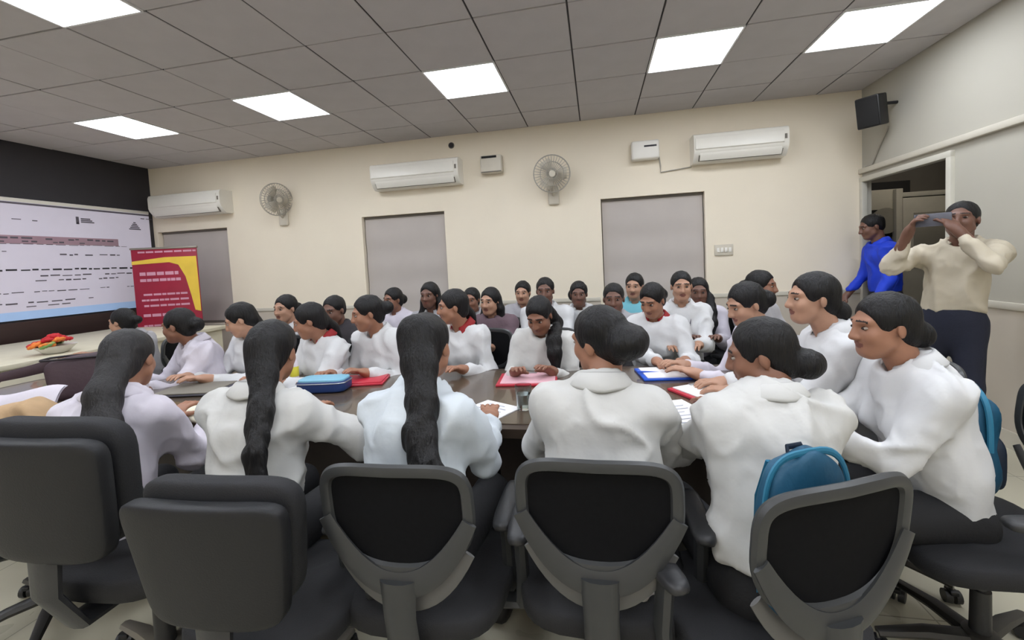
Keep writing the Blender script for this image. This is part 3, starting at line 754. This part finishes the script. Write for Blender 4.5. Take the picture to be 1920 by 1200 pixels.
    if collar != 'none': m.add(cv, cf, collar or shirt); co = m.mesh('collar', True); oc = link('collar', co, root); md = oc.modifiers.new('solid', 'SOLIDIFY'); md.thickness = .004
    if lanyard:
        lo_ = MB().tube([tuple(B(*p)) for p in ((-.055, .0, .485), (-.06, .06, .44), (-.045, .125, .34), (-.02, .155, .24), (0, .152, .17), (.02, .155, .24), (.045, .125, .34), (.06, .06, .44), (.055, .0, .485))], .007, lanyard, 6, flat=.5).build('lanyard', root)
        MB().box(tuple(B(0, .152, .12)), (.06, .01, .09), 'paper', .003).build('id_card', lo_)
    # ---- trousers and shoes
    g = Grid((-.3, -.25, 0), (.3, .75, pz+.1), .020 if q else .014)
    g.ell((0, .0, pz-.03), (.150*bw, .098, .085), k=.04)
    if stand: g.cap((0, -.005, pz-.06), (0, 0, pz+.03), .168*bw, .160*bw, k=.03, flat=((0, 1, 0), .68)); g.cut((0, 0, pz+.06), (0, 0, 1))
    for sg in (-1, 1):
        if stand: K_, A_ = Vector((sg*.10, .02, pz*.52)), Vector((sg*.11, -.01, .09))
        else: K_, A_ = Vector((sg*.115, .40, .53)), Vector((sg*.12, .42, .10))
        g.cap((sg*.085, .0, pz-.03), K_, .088, .066, k=.05); g.cap(K_, A_, .064, .045, k=.03)
        sh = MB(); sbox(sh, (A_.x, A_.y+.07, .045), (.042, .125, .045), 'shoe', .6, .55, 14, 8); sh.build('shoe', root, smooth=True)
    V, Qs = g.surf(); V = smooth_verts(V, Qs, 1)
    link('trousers', np_mesh('trousers', [(V, Qs, 0)], [pants]), root)
    # ---- body: head and neck, hands, plain torso and limbs under the clothes
    g = Grid(hl_pos-Vector((.14, .14, .20)), hl_pos+Vector((.14, .14, .14)), hH)
    g.ell((0, -.015, .03), (.073, .091, .083), MH); g.ell((0, .028, -.028), (.060, .063, .083), MH, k=.03)
    g.ell((0, .052, -.084), (.030, .030, .026), MH, k=.03)
    for sg in (-1, 1):
        g.ell((sg*.034, .058, -.028), (.028, .028, .030), MH, k=.02); g.cap((sg*.05, .02, -.06), (sg*.022, .06, -.088), .016, .016, MH, k=.03)
        g.cap((sg*.044, .070, .028), (sg*.012, .082, .027), .010, .010, MH, k=.016)
        g.ell((sg*.031, .096, .006), (.019, .017, .012), MH, k=.012, mode='sub')
        g.ell((sg*.0745, -.012, -.010), (.0085, .017, .027), MH, k=.008, rot=(0, 0, sg*-.35))
        g.ell((sg*.012, .094, -.030), (.010, .011, .009), MH, k=.008)
    g.cap((0, .084, .020), (0, .106, -.026), .008, .0125, MH, k=.014)
    g.ell((0, .086, -.0505), (.022, .012, .0065), MH, k=.006); g.ell((0, .084, -.063), (.019, .012, .0075), MH, k=.006)
    neck0, neck1 = B(0, -.012, .40), MH @ Vector((0, -.022, -.055))
    g.cap(neck0, neck1, .055, .049 if not male else .054, k=.02)
    V, Qs = g.surf(); V = smooth_verts(V, Qs, 1, .4)
    I = np.array(MH.inverted()); Cn = V[Qs].mean(1); Lc = Cn @ I[:3, :3].T+I[:3, 3]; mi = np.zeros(len(Qs), int)
    lipm = (((Lc[:, 0])/.024)**2+((Lc[:, 2]+.057)/.0125)**2 < 1) & (Lc[:, 1] > .075); mi[lipm] = 1
    ax = np.abs(Lc[:, 0]); bm2 = (np.abs(ax-.030) < .020) & (np.abs(Lc[:, 2]-(.031-.10*(ax-.03)**1)) < .0036) & (Lc[:, 1] > .05); mi[bm2] = 2
    parts = [(V, Qs, mi)]
    for sg in (-1, 1):
        EV, EQ = uv_ball((sg*.031, .0765, .006), .0125, MH); d_ = EV[EQ].mean(1) @ I[:3, :3].T+I[:3, 3]
        ir = np.where(((d_[:, 0]-sg*.031)**2+(d_[:, 2]-.006)**2 < .0075**2) & (d_[:, 1] > .076), 4, 3); parts.append((EV, EQ, ir))
    for sg, S_, E_, W_ in arms:
        y_ = (W_-E_).normalized(); up_ = Vector((0, 0, 1)) if not stand else Vector((0, .4, 1))
        x_ = y_.cross(up_)
        if x_.length < .2: x_ = y_.cross(Vector((0, 1, 0)))
        x_.normalize(); z_ = x_.cross(y_)
        HM = Matrix((tuple(x_)+(0,), tuple(y_)+(0,), tuple(z_)+(0,), (0, 0, 0, 1))).transposed(); HM.translation = W_
        if q == 2 and not hl and not hrt: pass
        g = Grid(W_-Vector((.19, .19, .19)), W_+Vector((.19, .19, .19)), hHd)
        g.cap(tuple(E_+(W_-E_)*.55), W_, .034, .026, k=.01)
        g.cap((0, 0, 0), (0, .03, 0), .026, .028, HM, k=.02); g.ell((0, .055, 0), (.040, .046, .016), HM, k=.018)
        for fi, (fx, fl_) in enumerate(((-.030, .072), (-.010, .080), (.010, .075), (.028, .060))):
            p = Vector((fx, .088, .002)); an = 0; L3 = (fl_*.45, fl_*.32, fl_*.23)
            for j in range(3):
                an += curl*(.45, .75, .5)[j]; n_ = p+Vector((fx*.25*L3[j]/.03*.3, math.cos(an)*L3[j], -math.sin(an)*L3[j]))
                g.cap(tuple(p), tuple(n_), .0088-.0008*j, .0083-.0010*j, HM, k=.006); p = n_
        tx_ = -sg # thumb on the inner side
        p0 = Vector((tx_*.026, .030, -.004)); p1 = p0+Vector((tx_*.026, .028, -.012)); p2 = p1+Vector((tx_*.008, .028, -.008*(1+curl)))
        g.cap(tuple(p0), tuple(p1), .0125, .0105, HM, k=.010); g.cap(tuple(p1), tuple(p2), .0102, .0078, HM, k=.006)
        HV, HQ = g.surf(); parts.append((smooth_verts(HV, HQ, 1, .3), HQ, 0))
    g = Grid((-.5, -.25, pz-.12), (.5, hy_l+.5, head[2]+(.5 if stand else 0)), .028)
    g.cap(B(0, 0, .0), B(0, 0, .33), .12, .125, k=.04, flat=(fwd, .62)); g.cap(B(-shw+.02, 0, .39), B(shw-.02, 0, .39), .04, .04, k=.05); g.cap(neck0, neck1, .045, .04, k=.03)
    for sg, S_, E_, W_ in arms: g.cap(S_, E_, .04, .034, k=.03); g.cap(E_, E_+(W_-E_)*.75, .034, .027, k=.02)
    TV, TQ = g.surf(); parts.append((TV, TQ, 0))
    link('body', np_mesh('body', parts, [skin, 'lip', 'brow', 'eye_white', 'iris']), root)
    # ---- hair
    hi = hl_pos+Vector((.17, .17, .16)); lo = hl_pos-Vector((.19, .24, .20))
    if chain:
        ch2 = []
        for (cx, cy_, cz, cr) in chain:
            if cy_ < 0 and cz < -.06:
                zz = (hl_pos.z+cz-pz)/c_; w_ = min(max((zz-.30*k)/(.14*k), 0), 1); yb = zz*s_-(.125*bulk+.012)*(1-w_)-.075*w_-cr*.45
                cy_ = min(cy_, yb-hl_pos.y)
            ch2.append((cx, cy_, cz, cr))
        chain = ch2
        for p in chain:
            for i in range(3): lo[i] = min(lo[i], hl_pos[i]+p[i]-p[3]-.03); hi[i] = max(hi[i], hl_pos[i]+p[i]+p[3]+.03)
    g = Grid(lo, hi, hHa)
    sc = 1.0 if hair != 'short' else .96
    g.ell((0, -.019, .032), (.084*sc, .102*sc, .094*sc), MH)
    if hair != 'short':
        g.ell((0, -.06, -.035), (.064, .05, .06), MH, k=.03)
    else: g.ell((0, -.055, -.015), (.068, .045, .055), MH, k=.02)
    g.ell((0, .122, -.052), (.092, .098, .140), MH, k=.016, mode='sub')
    for sg in (-1, 1): g.ell((sg*.090, .0, -.038), (.034, .030, .050), MH, k=.012, mode='sub')
    if bun: g.ell(bun[0], bun[1], MH, k=.018)
    elif hair == 'bun': g.ell((0, -.128, -.02), (.052, .046, .052), MH, k=.018)
    if hair == 'loose':
        for sg in (-1, 1):
            pts = [MH @ Vector((sg*.062, -.035, .02)), MH @ Vector((sg*.078, -.03, -.07)), hl_pos+Vector((sg*.085, -.02, -.17)), hl_pos+Vector((sg*.095, .02, -.28))]
            for i in range(3): g.cap(pts[i], pts[i+1], (.030, .032, .034)[i], (.032, .034, .022)[i], k=.02)
        g.cap(MH @ Vector((0, -.07, -.02)), hl_pos+Vector((0, -.085, -.2)), .06, .05, k=.03, flat=((0, 1, 0), .6))
    if chain:
        for i in range(len(chain)-1):
            p, n_ = chain[i], chain[i+1]; g.cap(hl_pos+Vector(p[:3]), hl_pos+Vector(n_[:3]), p[3], n_[3], k=.02, flat=((0, 1, 0), .62))
    V, Qs = g.surf(); V = smooth_verts(V, Qs, 1); N_ = normals(V, Qs)
    st = vnoise(V*np.array([70, 70, 9.]), seed)-.5; st2 = vnoise(V*np.array([24, 24, 14.]), seed+2)-.5
    low = np.clip((hl_pos.z-.05-V[:, 2])/.1, 0, 1)
    V = V+N_*(st*.005*(1+low)+st2*.007*low)[:, None]
    link('hair', np_mesh('hair', [(V, Qs, 0)], [hairmat]), root)
    return root, base, arms

# ------------------------------------------------------------------ the people
PEOPLE = []
def seat(lbl, kind, clabel, *a, off=(0, 0), cyaw=None, sc=1.0, cgroup=None, **kw):
    r_, b_, arms = person(lbl, *a, **kw)
    if kind:
        y_ = kw.get('yaw', a[1]); place_chair(kind, b_.x+off[0], b_.y+off[1], y_ if cyaw is None else cyaw, clabel, cgroup, sc)
    PEOPLE.append((lbl, r_, b_, arms)); return r_, b_, arms
NR = 'people in the near row, backs turned'; FR = 'people along the far side of the table'; BR = 'people in the back rows'; ER = 'people at the right end of the table'
# near row
EL = ((-.25, -.2, -1), (.25, -.2, -1))
seat('person in white shirt with loose wavy ponytail, leftmost of the near row', 's', 'wide black shell-back office chair at the left edge, before the wavy-haired person',
     (-1.78, 1.32, 1.12), 12, lean=14, hy=14, hp=14, shirt='shirt_lilac', q=0, hair='long', hairmat='hair_soft', group=NR, off=(.20, .03), cyaw=2, sc=1.12, ehint=EL,
     chain=[(.02, -.08, .0, .06), (.04, -.115, -.10, .060), (.07, -.13, -.19, .062), (.13, -.135, -.27, .054), (.20, -.13, -.35, .044), (.26, -.12, -.44, .02)])
seat('person in white shirt with straight ponytail, right arm stretched out along the table', 's', 'black shell-back office chair turned slightly, second from the left edge',
     (-1.16, 1.34, 1.14), 0, lean=12, hy=18, hp=10, hr=4, shirt='shirt_warm', q=0, hair='long', group=NR, hrt=(-.70, 1.58, .80), hl=(-1.32, 1.70, .79), off=(.22, -.09), cyaw=3, ehint=((-.25, -.2, -1), (.2, -.4, -1)),
     chain=[(.02, -.075, .02, .06), (.045, -.105, -.06, .052), (.085, -.135, -.16, .044), (.115, -.145, -.27, .036), (.145, -.14, -.38, .028), (.165, -.13, -.47, .012)])
seat('person in pale bluish-white blouse with wavy ponytail over the right shoulder', 'm', 'black mesh-back office chair of the person in the pale blouse',
     (-.57, 1.35, 1.15), -6, lean=12, hy=6, hp=6, shirt='shirt_cool', q=0, hair='long', group=NR, bulk=1.0, off=(.06, .03), cyaw=2, ehint=EL, has_collar=False, fold=1.2,
     chain=[(.0, -.07, .05, .068), (.03, -.11, -.04, .058), (.065, -.135, -.14, .050), (.075, -.145, -.22, .052), (.12, -.15, -.30, .048), (.12, -.15, -.38, .042), (.17, -.145, -.45, .015)])
seat('person in crisp white shirt with big dark bun, centre of the near row', 'm', 'black mesh-back office chair in the middle of the near row',
     (0, 1.43, 1.15), 0, lean=13, hy=52, hp=8, hr=-8, shirt='shirt_warm', q=0, hair='bun', bun=((.0, -.115, -.012), (.080, .072, .062)), group=NR, bulk=1.06, fold=.9, off=(-.02, .03), cyaw=0, hl=(-.16, 1.72, .80), hrt=(.16, 1.72, .80), ehint=((-.5, -.1, -1), (.5, -.1, -1)))
seat('person in white shirt leaning over the table, blue backpack behind', 'm', 'black mesh-back office chair with blue backpack against its back, right of centre',
     (.50, 1.47, 1.09), 12, lean=20, hy=58, hp=14, shirt='shirt_warm', q=0, hair='bun', bun=((0, -.125, -.055), (.055, .052, .050)), group=NR, bulk=1.10, hem=.60, off=(-.08, -.01), cyaw=24, hl=(.22, 1.75, .79), hrt=(.48, 1.78, .79), skin='skin_b', ehint=EL, hx=.10)
# right end of the table
seat('person in white shirt nearest the right edge, profile, hair tied back', 'm', 'black office chair at the right edge carrying a teal bag',
     (.955, 1.67, 1.14), 88, lean=12, hy=4, hp=6, shirt='shirt_white', q=0, hair='bun', bun=((0, -.115, -.045), (.05, .04, .05)), group=ER, bulk=.98, skin='skin_a', off=(.08, -.05), hl=(.70, 1.62, .82), hrt=(.68, 1.86, .79), ehint=EL)
seat('person in white shirt with dark low bun, seated in front of the doorway', 'm', 'black office chair under the person in front of the doorway',
     (.91, 2.06, 1.20), 86, lean=10, hy=6, hp=2, shirt='shirt_white', q=0, hair='bun', bun=((0, -.115, -.07), (.045, .045, .05)), collar=None, group=ER, skin='skin_c', off=(.04, .04), hl=(.60, 2.04, .79), hrt=(.60, 2.2, .79), ehint=EL)
seat('person in pale lilac shirt looking down at the red folder', 'm', 'black office chair under the person reading the red folder',
     (.76, 2.43, 1.14), 100, lean=12, hy=6, hp=20, shirt='shirt_lilac', q=0, hair='bun', group=ER, skin='skin_c', off=(.02, .06), hl=(.50, 2.34, .79), hrt=(.48, 2.52, .79), ehint=EL)
# far side of the table
def far(lbl, head, yaw, **kw):
    kw.setdefault('q', 1); kw.setdefault('group', FR)
    return seat(lbl, 'm', 'chair of the ' + lbl, head, yaw, **kw)
far('person in white shirt in profile in front of the red standee', (-2.74, 2.35, 1.11), 150, lean=14, hy=-48, hp=10, hair='bun', skin='skin_b', shirt='shirt_lilac')
far('person in white with bowed head, left of the straight ponytail', (-2.40, 2.50, 1.12), 165, lean=12, hy=-40, hp=24, hair='long', skin='skin_c', chain=[(.0, -.08, 0, .06), (.0, -.11, -.1, .05), (0, -.1, -.3, .04)])
far('person in white collar facing forward behind the ponytailed pair', (-2.55, 3.12, 1.13), 172, lean=5, hy=0, hp=6, hair='bun', skin='skin_c', q=2, group=BR)
far('person in white with red neckline bent over the yellow bottle', (-1.82, 2.43, 1.11), 160, lean=15, hy=-42, hp=18, hair='long', collar='collar_red', skin='skin_a', chain=[(.0, -.08, 0, .065), (.0, -.115, -.08, .055), (0, -.11, -.2, .045)])
far('person in dark clothes seated behind, left of the bun-haired writer', (-2.05, 3.04, 1.11), 175, lean=5, hp=12, shirt='shirt_dark', hair='short', skin='skin_d', q=2, group=BR, male=True)
far('person in white zip shirt with side bun writing at the red folder', (-1.45, 2.50, 1.14), 165, lean=14, hy=-38, hp=12, hair='bun', skin='skin_a', bun=((.0, -.135, .0), (.05, .05, .046)), hl=(-1.38, 2.36, .785), hrt=(-1.62, 2.34, .785), shirt='shirt_white')
far('person in white with long hair and red collar, looking left', (-.93, 2.66, 1.15), 160, lean=12, hy=-45, hp=6, hair='long', collar='collar_red', skin='skin_a', chain=[(.0, -.08, 0, .062), (.0, -.12, -.08, .055), (0, -.14, -.2, .045), (0, -.14, -.32, .02)], hl=(-.80, 2.45, .785), hrt=(-1.06, 2.44, .785))
far('person in white writing with both hands, long hair over one shoulder', (-.35, 2.57, 1.09), 178, lean=16, hy=-12, hp=30, hair='long', skin='skin_b', shirt='shirt_warm', chain=[(-.05, -.06, 0, .05), (-.075, -.01, -.07, .046), (-.09, .05, -.15, .042), (-.095, .07, -.22, .04), (-.10, .065, -.34, .02)], hl=(-.26, 2.40, .785), hrt=(-.48, 2.38, .785))
far('person in white with red neckline leaning down, right of centre', (.36, 2.98, 1.12), 165, lean=14, hy=-20, hp=24, hair='bun', collar='collar_red', skin='skin_a', hrt=(.33, 2.66, .785), hl=(.50, 2.66, .785))
# back rows
def back(lbl, head, yaw=180, **kw):
    kw.setdefault('q', 2); kw.setdefault('group', BR); kw.setdefault('lean', 4); kw.setdefault('hp', 6)
    return far(lbl, head, yaw, **kw)
back('person in lilac top, small figure just right of the side bun', (-1.92, 3.79, 1.12), 170, shirt='shirt_lilac', hair='bun', skin='skin_b', hy=-15)
back('person in grey scarf and top below the middle blind', (-1.44, 3.53, 1.17), 175, shirt='shirt_grey', hair='loose', skin='skin_d')
back('person in grey top half hidden behind the long-haired red-collared one', (-1.15, 3.83, 1.09), 178, shirt='shirt_grey', hair='bun', skin='skin_b')
back('person in mauve top with loose long hair', (-.86, 3.39, 1.11), 178, shirt='shirt_mauve', hair='loose', skin='skin_c', hy=-15)
back('person in light grey top half hidden left of the short-haired one', (-.71, 4.10, 1.12), 178, shirt='shirt_grey', hair='bun', skin='skin_c')
back('person with short hair in white shirt behind the writer', (-.44, 3.68, 1.16), 180, shirt='shirt_white', hair='short', skin='skin_d', male=True)
back('person in white with tied hair, left of the right blind', (-.16, 3.83, 1.11), 180, shirt='shirt_white', hair='bun', bun=((.06, -.07, -.02), (.05, .05, .06)), skin='skin_d')
back('person with short hair in grey-white shirt left of the teal top', (.12, 3.28, 1.11), 176, shirt='shirt_grey', hair='short', skin='skin_d', male=True)
back('person in light teal top in front of the right blind', (.32, 3.85, 1.16), 172, shirt='shirt_teal', hair='bun', skin='skin_c', hy=-10)
back('person in white shirt with lanyard sitting tall before the right blind', (.62, 3.38, 1.18), 176, shirt='shirt_white', hair='short', skin='skin_c', q=1, hl=(.66, 3.05, .80), hrt=(.46, 3.05, .80), lanyard='print_grey')
back('person in white with very long black hair beside the lanyard wearer', (.80, 3.66, 1.11), 172, shirt='shirt_lilac', hair='long', skin='skin_d', chain=[(.0, -.07, .02, .06), (-.07, .0, -.06, .045), (-.085, .07, -.16, .04), (-.085, .11, -.24, .035), (-.085, .12, -.34, .02)])
back('person in grey top turned right, behind the reader of the red folder', (1.17, 3.38, 1.16), 215, shirt='shirt_grey', hair='bun', skin='skin_b', hy=20)
back('person with dark tied hair at the head desk, facing left', (-3.95, 2.90, 1.08), 110, shirt='shirt_grey', hair='bun', skin='skin_c', lean=12, hy=-10, bun=((0, -.14, 0), (.04, .04, .04)))
# standing
man, mb_, marms = person('person in cream shirt and navy trousers standing and photographing with a phone', (2.24, 3.17, 1.545), 128, lean=2, hy=6, hp=-4, shirt='shirt_cream', pants='trouser_navy', hair='short', skin='skin_d', q=0, stand=True, male=True,
    hrt=(1.93, 3.14, 1.47), hl=(2.10, 2.99, 1.47), ehint=((-.6, .8, -.8), (.6, .8, -.8)), curl=.9, sleeve=.8, bulk=.94, fold=1.2, hx=-.07)
blue, bb_, _ = person('person in bright blue shirt standing in the doorway', (2.56, 4.64, 1.585), 84, lean=6, hp=16, shirt='shirt_blue', pants='trouser_black', hair='short', skin='skin_d', q=1, stand=True, male=True,
    hl=(2.46, 4.42, .90), hrt=(2.46, 4.86, .92))
e = empty('phone', (2.015, 3.063, 1.55), R(-37), 'dark phone held sideways by the standing photographer', 'phone')
MB().box((0, 0, 0), (.165, .011, .078), 'phone_grey', .004, 2).build('case', e); MB().box((0, .0062, 0), (.15, .002, .07), 'phone_black').build('display', e)
MB().box((-.06, -.008, .018), (.03, .006, .03), 'phone_black', .003).build('camera_module', e)
# ------------------------------------------------------------------ things on the table and chairs
TZ = .7535
def paper(name, x, y, rz, w_, h_, label, cat='paper', mt='paper', lines=True, tz=TZ, n=1):
    e = empty(name, (x, y, tz), R(rz), label, cat)
    m = MB(); v = []; f = []; nx = 6
    for j in range(nx+1):
        for s in (-1, 1): v.append((s*w_/2, -h_/2+h_*j/nx, .002+.003*math.sin(j*1.1)**2))
    for j in range(nx): f.append((j*2, j*2+1, j*2+3, j*2+2))
    b = len(v); v += [(p[0], p[1], 0) for p in v]; f += [tuple(q+b for q in g_)[::-1] for g_ in f]
    for j in range(nx): f += [(j*2, j*2+2, j*2+2+b, j*2+b), (j*2+1, j*2+1+b, j*2+3+b, j*2+3)]
    f += [(0, b, b+1, 1), (2*nx, 2*nx+1, 2*nx+1+b, 2*nx+b)]
    m.add(v, f, mt).build('sheet', e)
    if lines:
        m = MB()
        for j in range(7): m.box((-.01, h_*.36-j*h_*.11, .0062), (w_*.75*(1 if j % 3 else .6), .004, .0008), 'paper_line')
        tag(m.build('print_lines', e, smooth=None), kind='stuff')
    return e
def folder(x, y, rz, w_, h_, cover, label, sheet='paper', tz=TZ):
    e = empty('folder', (x, y, tz), R(rz), label, 'folder')
    MB().box((0, 0, .006), (w_, h_, .012), cover, .004).build('cover', e)
    MB().box((.006, 0, .0145), (w_*.9, h_*.88, .006), sheet, .001).build('sheets', e)
    MB().box((0, h_*.40, .0195), (.09, .02, .006), 'metal', .002).build('clip', e)
    return e
paper('paper_sheet', -.52, 1.81, -28, .21, .297, 'white sheets on the table beside the pale-blouse person')
paper('paper_sheet', .30, 1.84, 20, .25, .33, 'white sheet on the table between the two near-row bun wearers')
paper('paper_sheet', -1.62, 2.27, 12, .36, .24, 'white sheets in front of the side-bun writer')
paper('paper_sheet', -2.28, 2.30, -15, .42, .26, 'white open notebook sheets near the bowed head')
folder(-1.40, 2.30, 14, .30, .22, 'folder_red', 'red folder under the hands of the side-bun writer', 'folder_red')
folder(-.40, 2.34, 4, .33, .24, 'folder_red', 'dark red folder with pale sheets under both writing hands', 'folder_pink')
folder(.52, 2.15, 30, .32, .25, 'folder_red', 'red folder with white sheets on the right end of the table')
folder(.38, 2.47, 8, .34, .24, 'folder_blue', 'blue folder with a white sheet near the right end')
e = empty('open_book', (-1.95, 1.76, TZ), R(-12), 'cream open book beside the straight-ponytail person', 'book')
for s in (-1, 1):
    m = MB(); v = []; f = []
    for j in range(9):
        t = j/8; z = .004+.03*math.sin(t*PI)**.7*(1-.4*t)
        for yy in (-.12, .12): v += [(s*t*.17, yy, z), (s*t*.17, yy, 0)]
    for j in range(8):
        b = j*4; f += [(b, b+4, b+6, b+2), (b+1, b+3, b+7, b+5), (b, b+1, b+5, b+4), (b+2, b+6, b+7, b+3)]
    f += [(32, 33, 35, 34), (0, 2, 3, 1)]
    m.add(v, f, 'cushion_cream').build('page_block', e, smooth=True)
e = empty('pencil_case', (-1.52, 2.12, TZ), R(8), 'blue pencil case with pale lid on the table by the straight ponytail', 'pencil case')
m = MB(); sbox(m, (0, 0, .035), (.14, .07, .035), 'case_blue', .35, .4); m.build('case', e, smooth=True)
m = MB(); sbox(m, (0, 0, .066), (.132, .065, .012), 'case_light', .4, .4); m.build('lid', e, smooth=True)
m = MB(); m.tube([(.142*sgnp(math.cos(2*PI*i/32), .4), .072*sgnp(math.sin(2*PI*i/32), .4), .055) for i in range(32)], .003, 'metal', 5, True); m.build('zip', e)
def bottle(x, y, label, body, lab, cap, s=1.0):
    e = empty('bottle', (x, y, TZ), 0, label, 'bottle'); e.scale = (s, s, s)
    MB().lathe([(.028, 0), (.032, .004), (.032, .12), (.028, .145), (.014, .165), (.013, .18)], body).build('flask', e)
    MB().lathe([(.0328, .02), (.0335, .022), (.0335, .095), (.0328, .097)], lab).build('wrap_label', e)
    MB().lathe([(.016, .176), (.017, .18), (.016, .205), (.008, .208)], cap).build('cap', e)
bottle(-1.90, 2.36, 'small pale bottle with yellow label and purple cap on the table', 'bottle_white', 'yellow_label', 'cap_purple', .8)
e = empty('drinking_cup', (-2.62, 1.98, TZ), 0, 'white cup with yellow band behind the leftmost near-row head', 'cup')
MB().lathe([(.032, 0), (.04, .006), (.046, .14), (.043, .14), (.036, .02)], 'bottle_white').build('cup', e); MB().lathe([(.0445, .07), (.0462, .072), (.048, .138), (.0465, .14)], 'yellow_label').build('band', e)
def tumbler(x, y, label):
    e = empty('glass_tumbler', (x, y, TZ), 0, label, 'glass')
    MB().lathe([(.002, .0), (.028, 0), (.032, .004), (.038, .11), (.036, .11), (.029, .012), (.002, .011)], 'glass').build('tumbler', e)
    MB().lathe([(.001, .012), (.0285, .012), (.0325, .07), (.001, .07)], 'glass').build('water', e)
tumbler(-.345, 1.88, 'clear glass tumbler on the table left of the central bun wearer')
e = empty('phone', (.53, 2.60, TZ), R(12), 'dark phone lying at the far edge near the lanyard wearer', 'phone')
MB().box((0, 0, .005), (.15, .075, .009), 'phone_black', .003).build('case', e); MB().box((0, 0, .0103), (.14, .067, .001), 'phone_grey').build('display', e)
tag(MB().cyl((.20, 2.44, TZ+.025), (.34, 2.47, TZ+.012), .005, .004, 'folder_blue', 8).build('pen'), 'blue pen lying across the blue folder edge', 'pen')
# laptop-like grey case left
e = empty('laptop', (-2.34, 2.08, TZ), R(10), 'closed grey laptop on the table behind the leftmost near-row heads', 'laptop')
MB().box((0, 0, .010), (.34, .24, .012), 'phone_grey', .005).build('base', e); MB().box((0, 0, .020), (.34, .24, .008), 'ac_vent', .004).build('lid', e)
# bags at the left
e = empty('handbag', (-2.98, 2.02, TZ), R(32), 'dark maroon handbag standing on the left part of the table', 'bag')
m = MB(); sbox(m, (0, 0, .125), (.21, .085, .125), 'bag_maroon', .4, .35, fn=lambda p: (p.x*(1+.12*p.z/.125), p.y*(1-.25*p.z/.125), p.z+.02*p.x/.2)); m.build('pouch', e, smooth=True)
m = MB(); m.tube([(-.20, 0, .20), (-.34, .02, .17), (-.46, .03, .15), (-.56, 0, .02)], [.035, .03, .028, .022], 'bag_maroon', 10, flat=.4, nrm=(0, 1, 0)); m.build('strap', e)
m = MB(); m.tube([(.21*sgnp(math.cos(2*PI*i/32), .35)*1.1, .068*sgnp(math.sin(2*PI*i/32), .35), .235) for i in range(32)], .007, 'bag_trim', 6, True); m.build('rim', e)
place_chair('m', -2.33, 1.36, 8, 'black office chair at the left edge holding the tan tote')
e = empty('tote_bag', (-2.30, 1.33, .495), R(20), 'crumpled tan cloth tote at the left edge behind the wide chair', 'bag')
m = MB(); sbox(m, (0, 0, .23), (.17, .10, .23), 'tan_cloth', .6, .65, 40, 24, fn=lambda p: (p.x+.03*math.sin(p.z*22), p.y+.03*math.sin(p.x*20+p.z*12), p.z*(1-.45*max(0, p.x)/.17)+.015*math.sin(p.x*26))); m.build('sack', e, smooth=True)
m = MB(); m.tube([(-.15, -.09, .26), (-.05, -.115, .32), (.06, -.11, .30), (.15, -.08, .24)], .012, 'tan_cloth', 8, flat=.5); m.build('handle', e)
e = empty('cloth', (-2.86, 1.62, .77), R(25), 'folded white cloth beside the tan tote at the left edge', 'cloth')
m = MB(); v = []; f = []; nx, nz = 14, 14
for j in range(nz+1):
    for i in range(nx+1):
        x = -.2+.36*i/nx; t = j/nz; z = .12-.36*t*t*.8-.03*t; y = -.02-.18*t+.02*math.sin(x*24+t*3); v.append((x, y+.05, z+.012*math.sin(x*14)))
for j in range(nz):
    for i in range(nx): a_ = j*(nx+1)+i; f.append((a_, a_+1, a_+nx+2, a_+nx+1))
b = len(v); v += [(p[0], p[1]+.012, p[2]-.006) for p in v]; f += [tuple(q_+b for q_ in g_)[::-1] for g_ in f]
m.add(v, f, 'shirt_lilac').build('drape', e, smooth=True)
# backpacks
def backpack(x, y, z, rz, label, sc=1.0, light='bag_teal_light'):
    e = empty('backpack', (x, y, z), R(rz), label, 'bag'); e.scale = sc if isinstance(sc, tuple) else (sc, sc, sc)
    m = MB(); sbox(m, (0, 0, .20), (.15, .085, .20), 'bag_teal', .5, .5, 36, 24, fn=lambda p: (p.x*(1-.10*max(0, p.z)/.2), p.y+.010*math.sin(p.x*40+p.z*25), p.z+.010*math.sin(p.x*33+1)*(p.z > 0))); m.build('main_pouch', e, smooth=True)
    m = MB(); sbox(m, (0, -.075, .13), (.115, .035, .10), 'bag_navy', .5, .5, 28, 16); p = m.build('front_pocket', e, smooth=True)
    m = MB(); m.tube([(.157*sgnp(math.cos(t), .6), -.03, .20+.205*sgnp(math.sin(t), .6)) for t in [PI*i/24 for i in range(25)]], .009, light, 8); m.build('zip_band', e)
    m = MB(); m.tube([(-.03, .03, .385), (-.025, .05, .405), (.025, .05, .405), (.03, .03, .385)], .008, 'bag_navy', 8); m.build('carry_loop', e)
    for s in (-1, 1):
        m = MB(); m.tube([(s*.07, .08, .37), (s*.09, .12, .28), (s*.10, .12, .16), (s*.11, .08, .05)], .018, light if s < 0 else 'bag_navy', 8, flat=.35, nrm=(0, 1, 0)); m.build('shoulder_strap', e)
    return e
backpack(.455, 1.085, .545, 24, 'blue backpack squeezed between the leaning person and the chair back', (.78, .45, 1.0))
backpack(1.225, 1.77, .54, 80, 'teal bag standing on the chair at the right edge', .95)
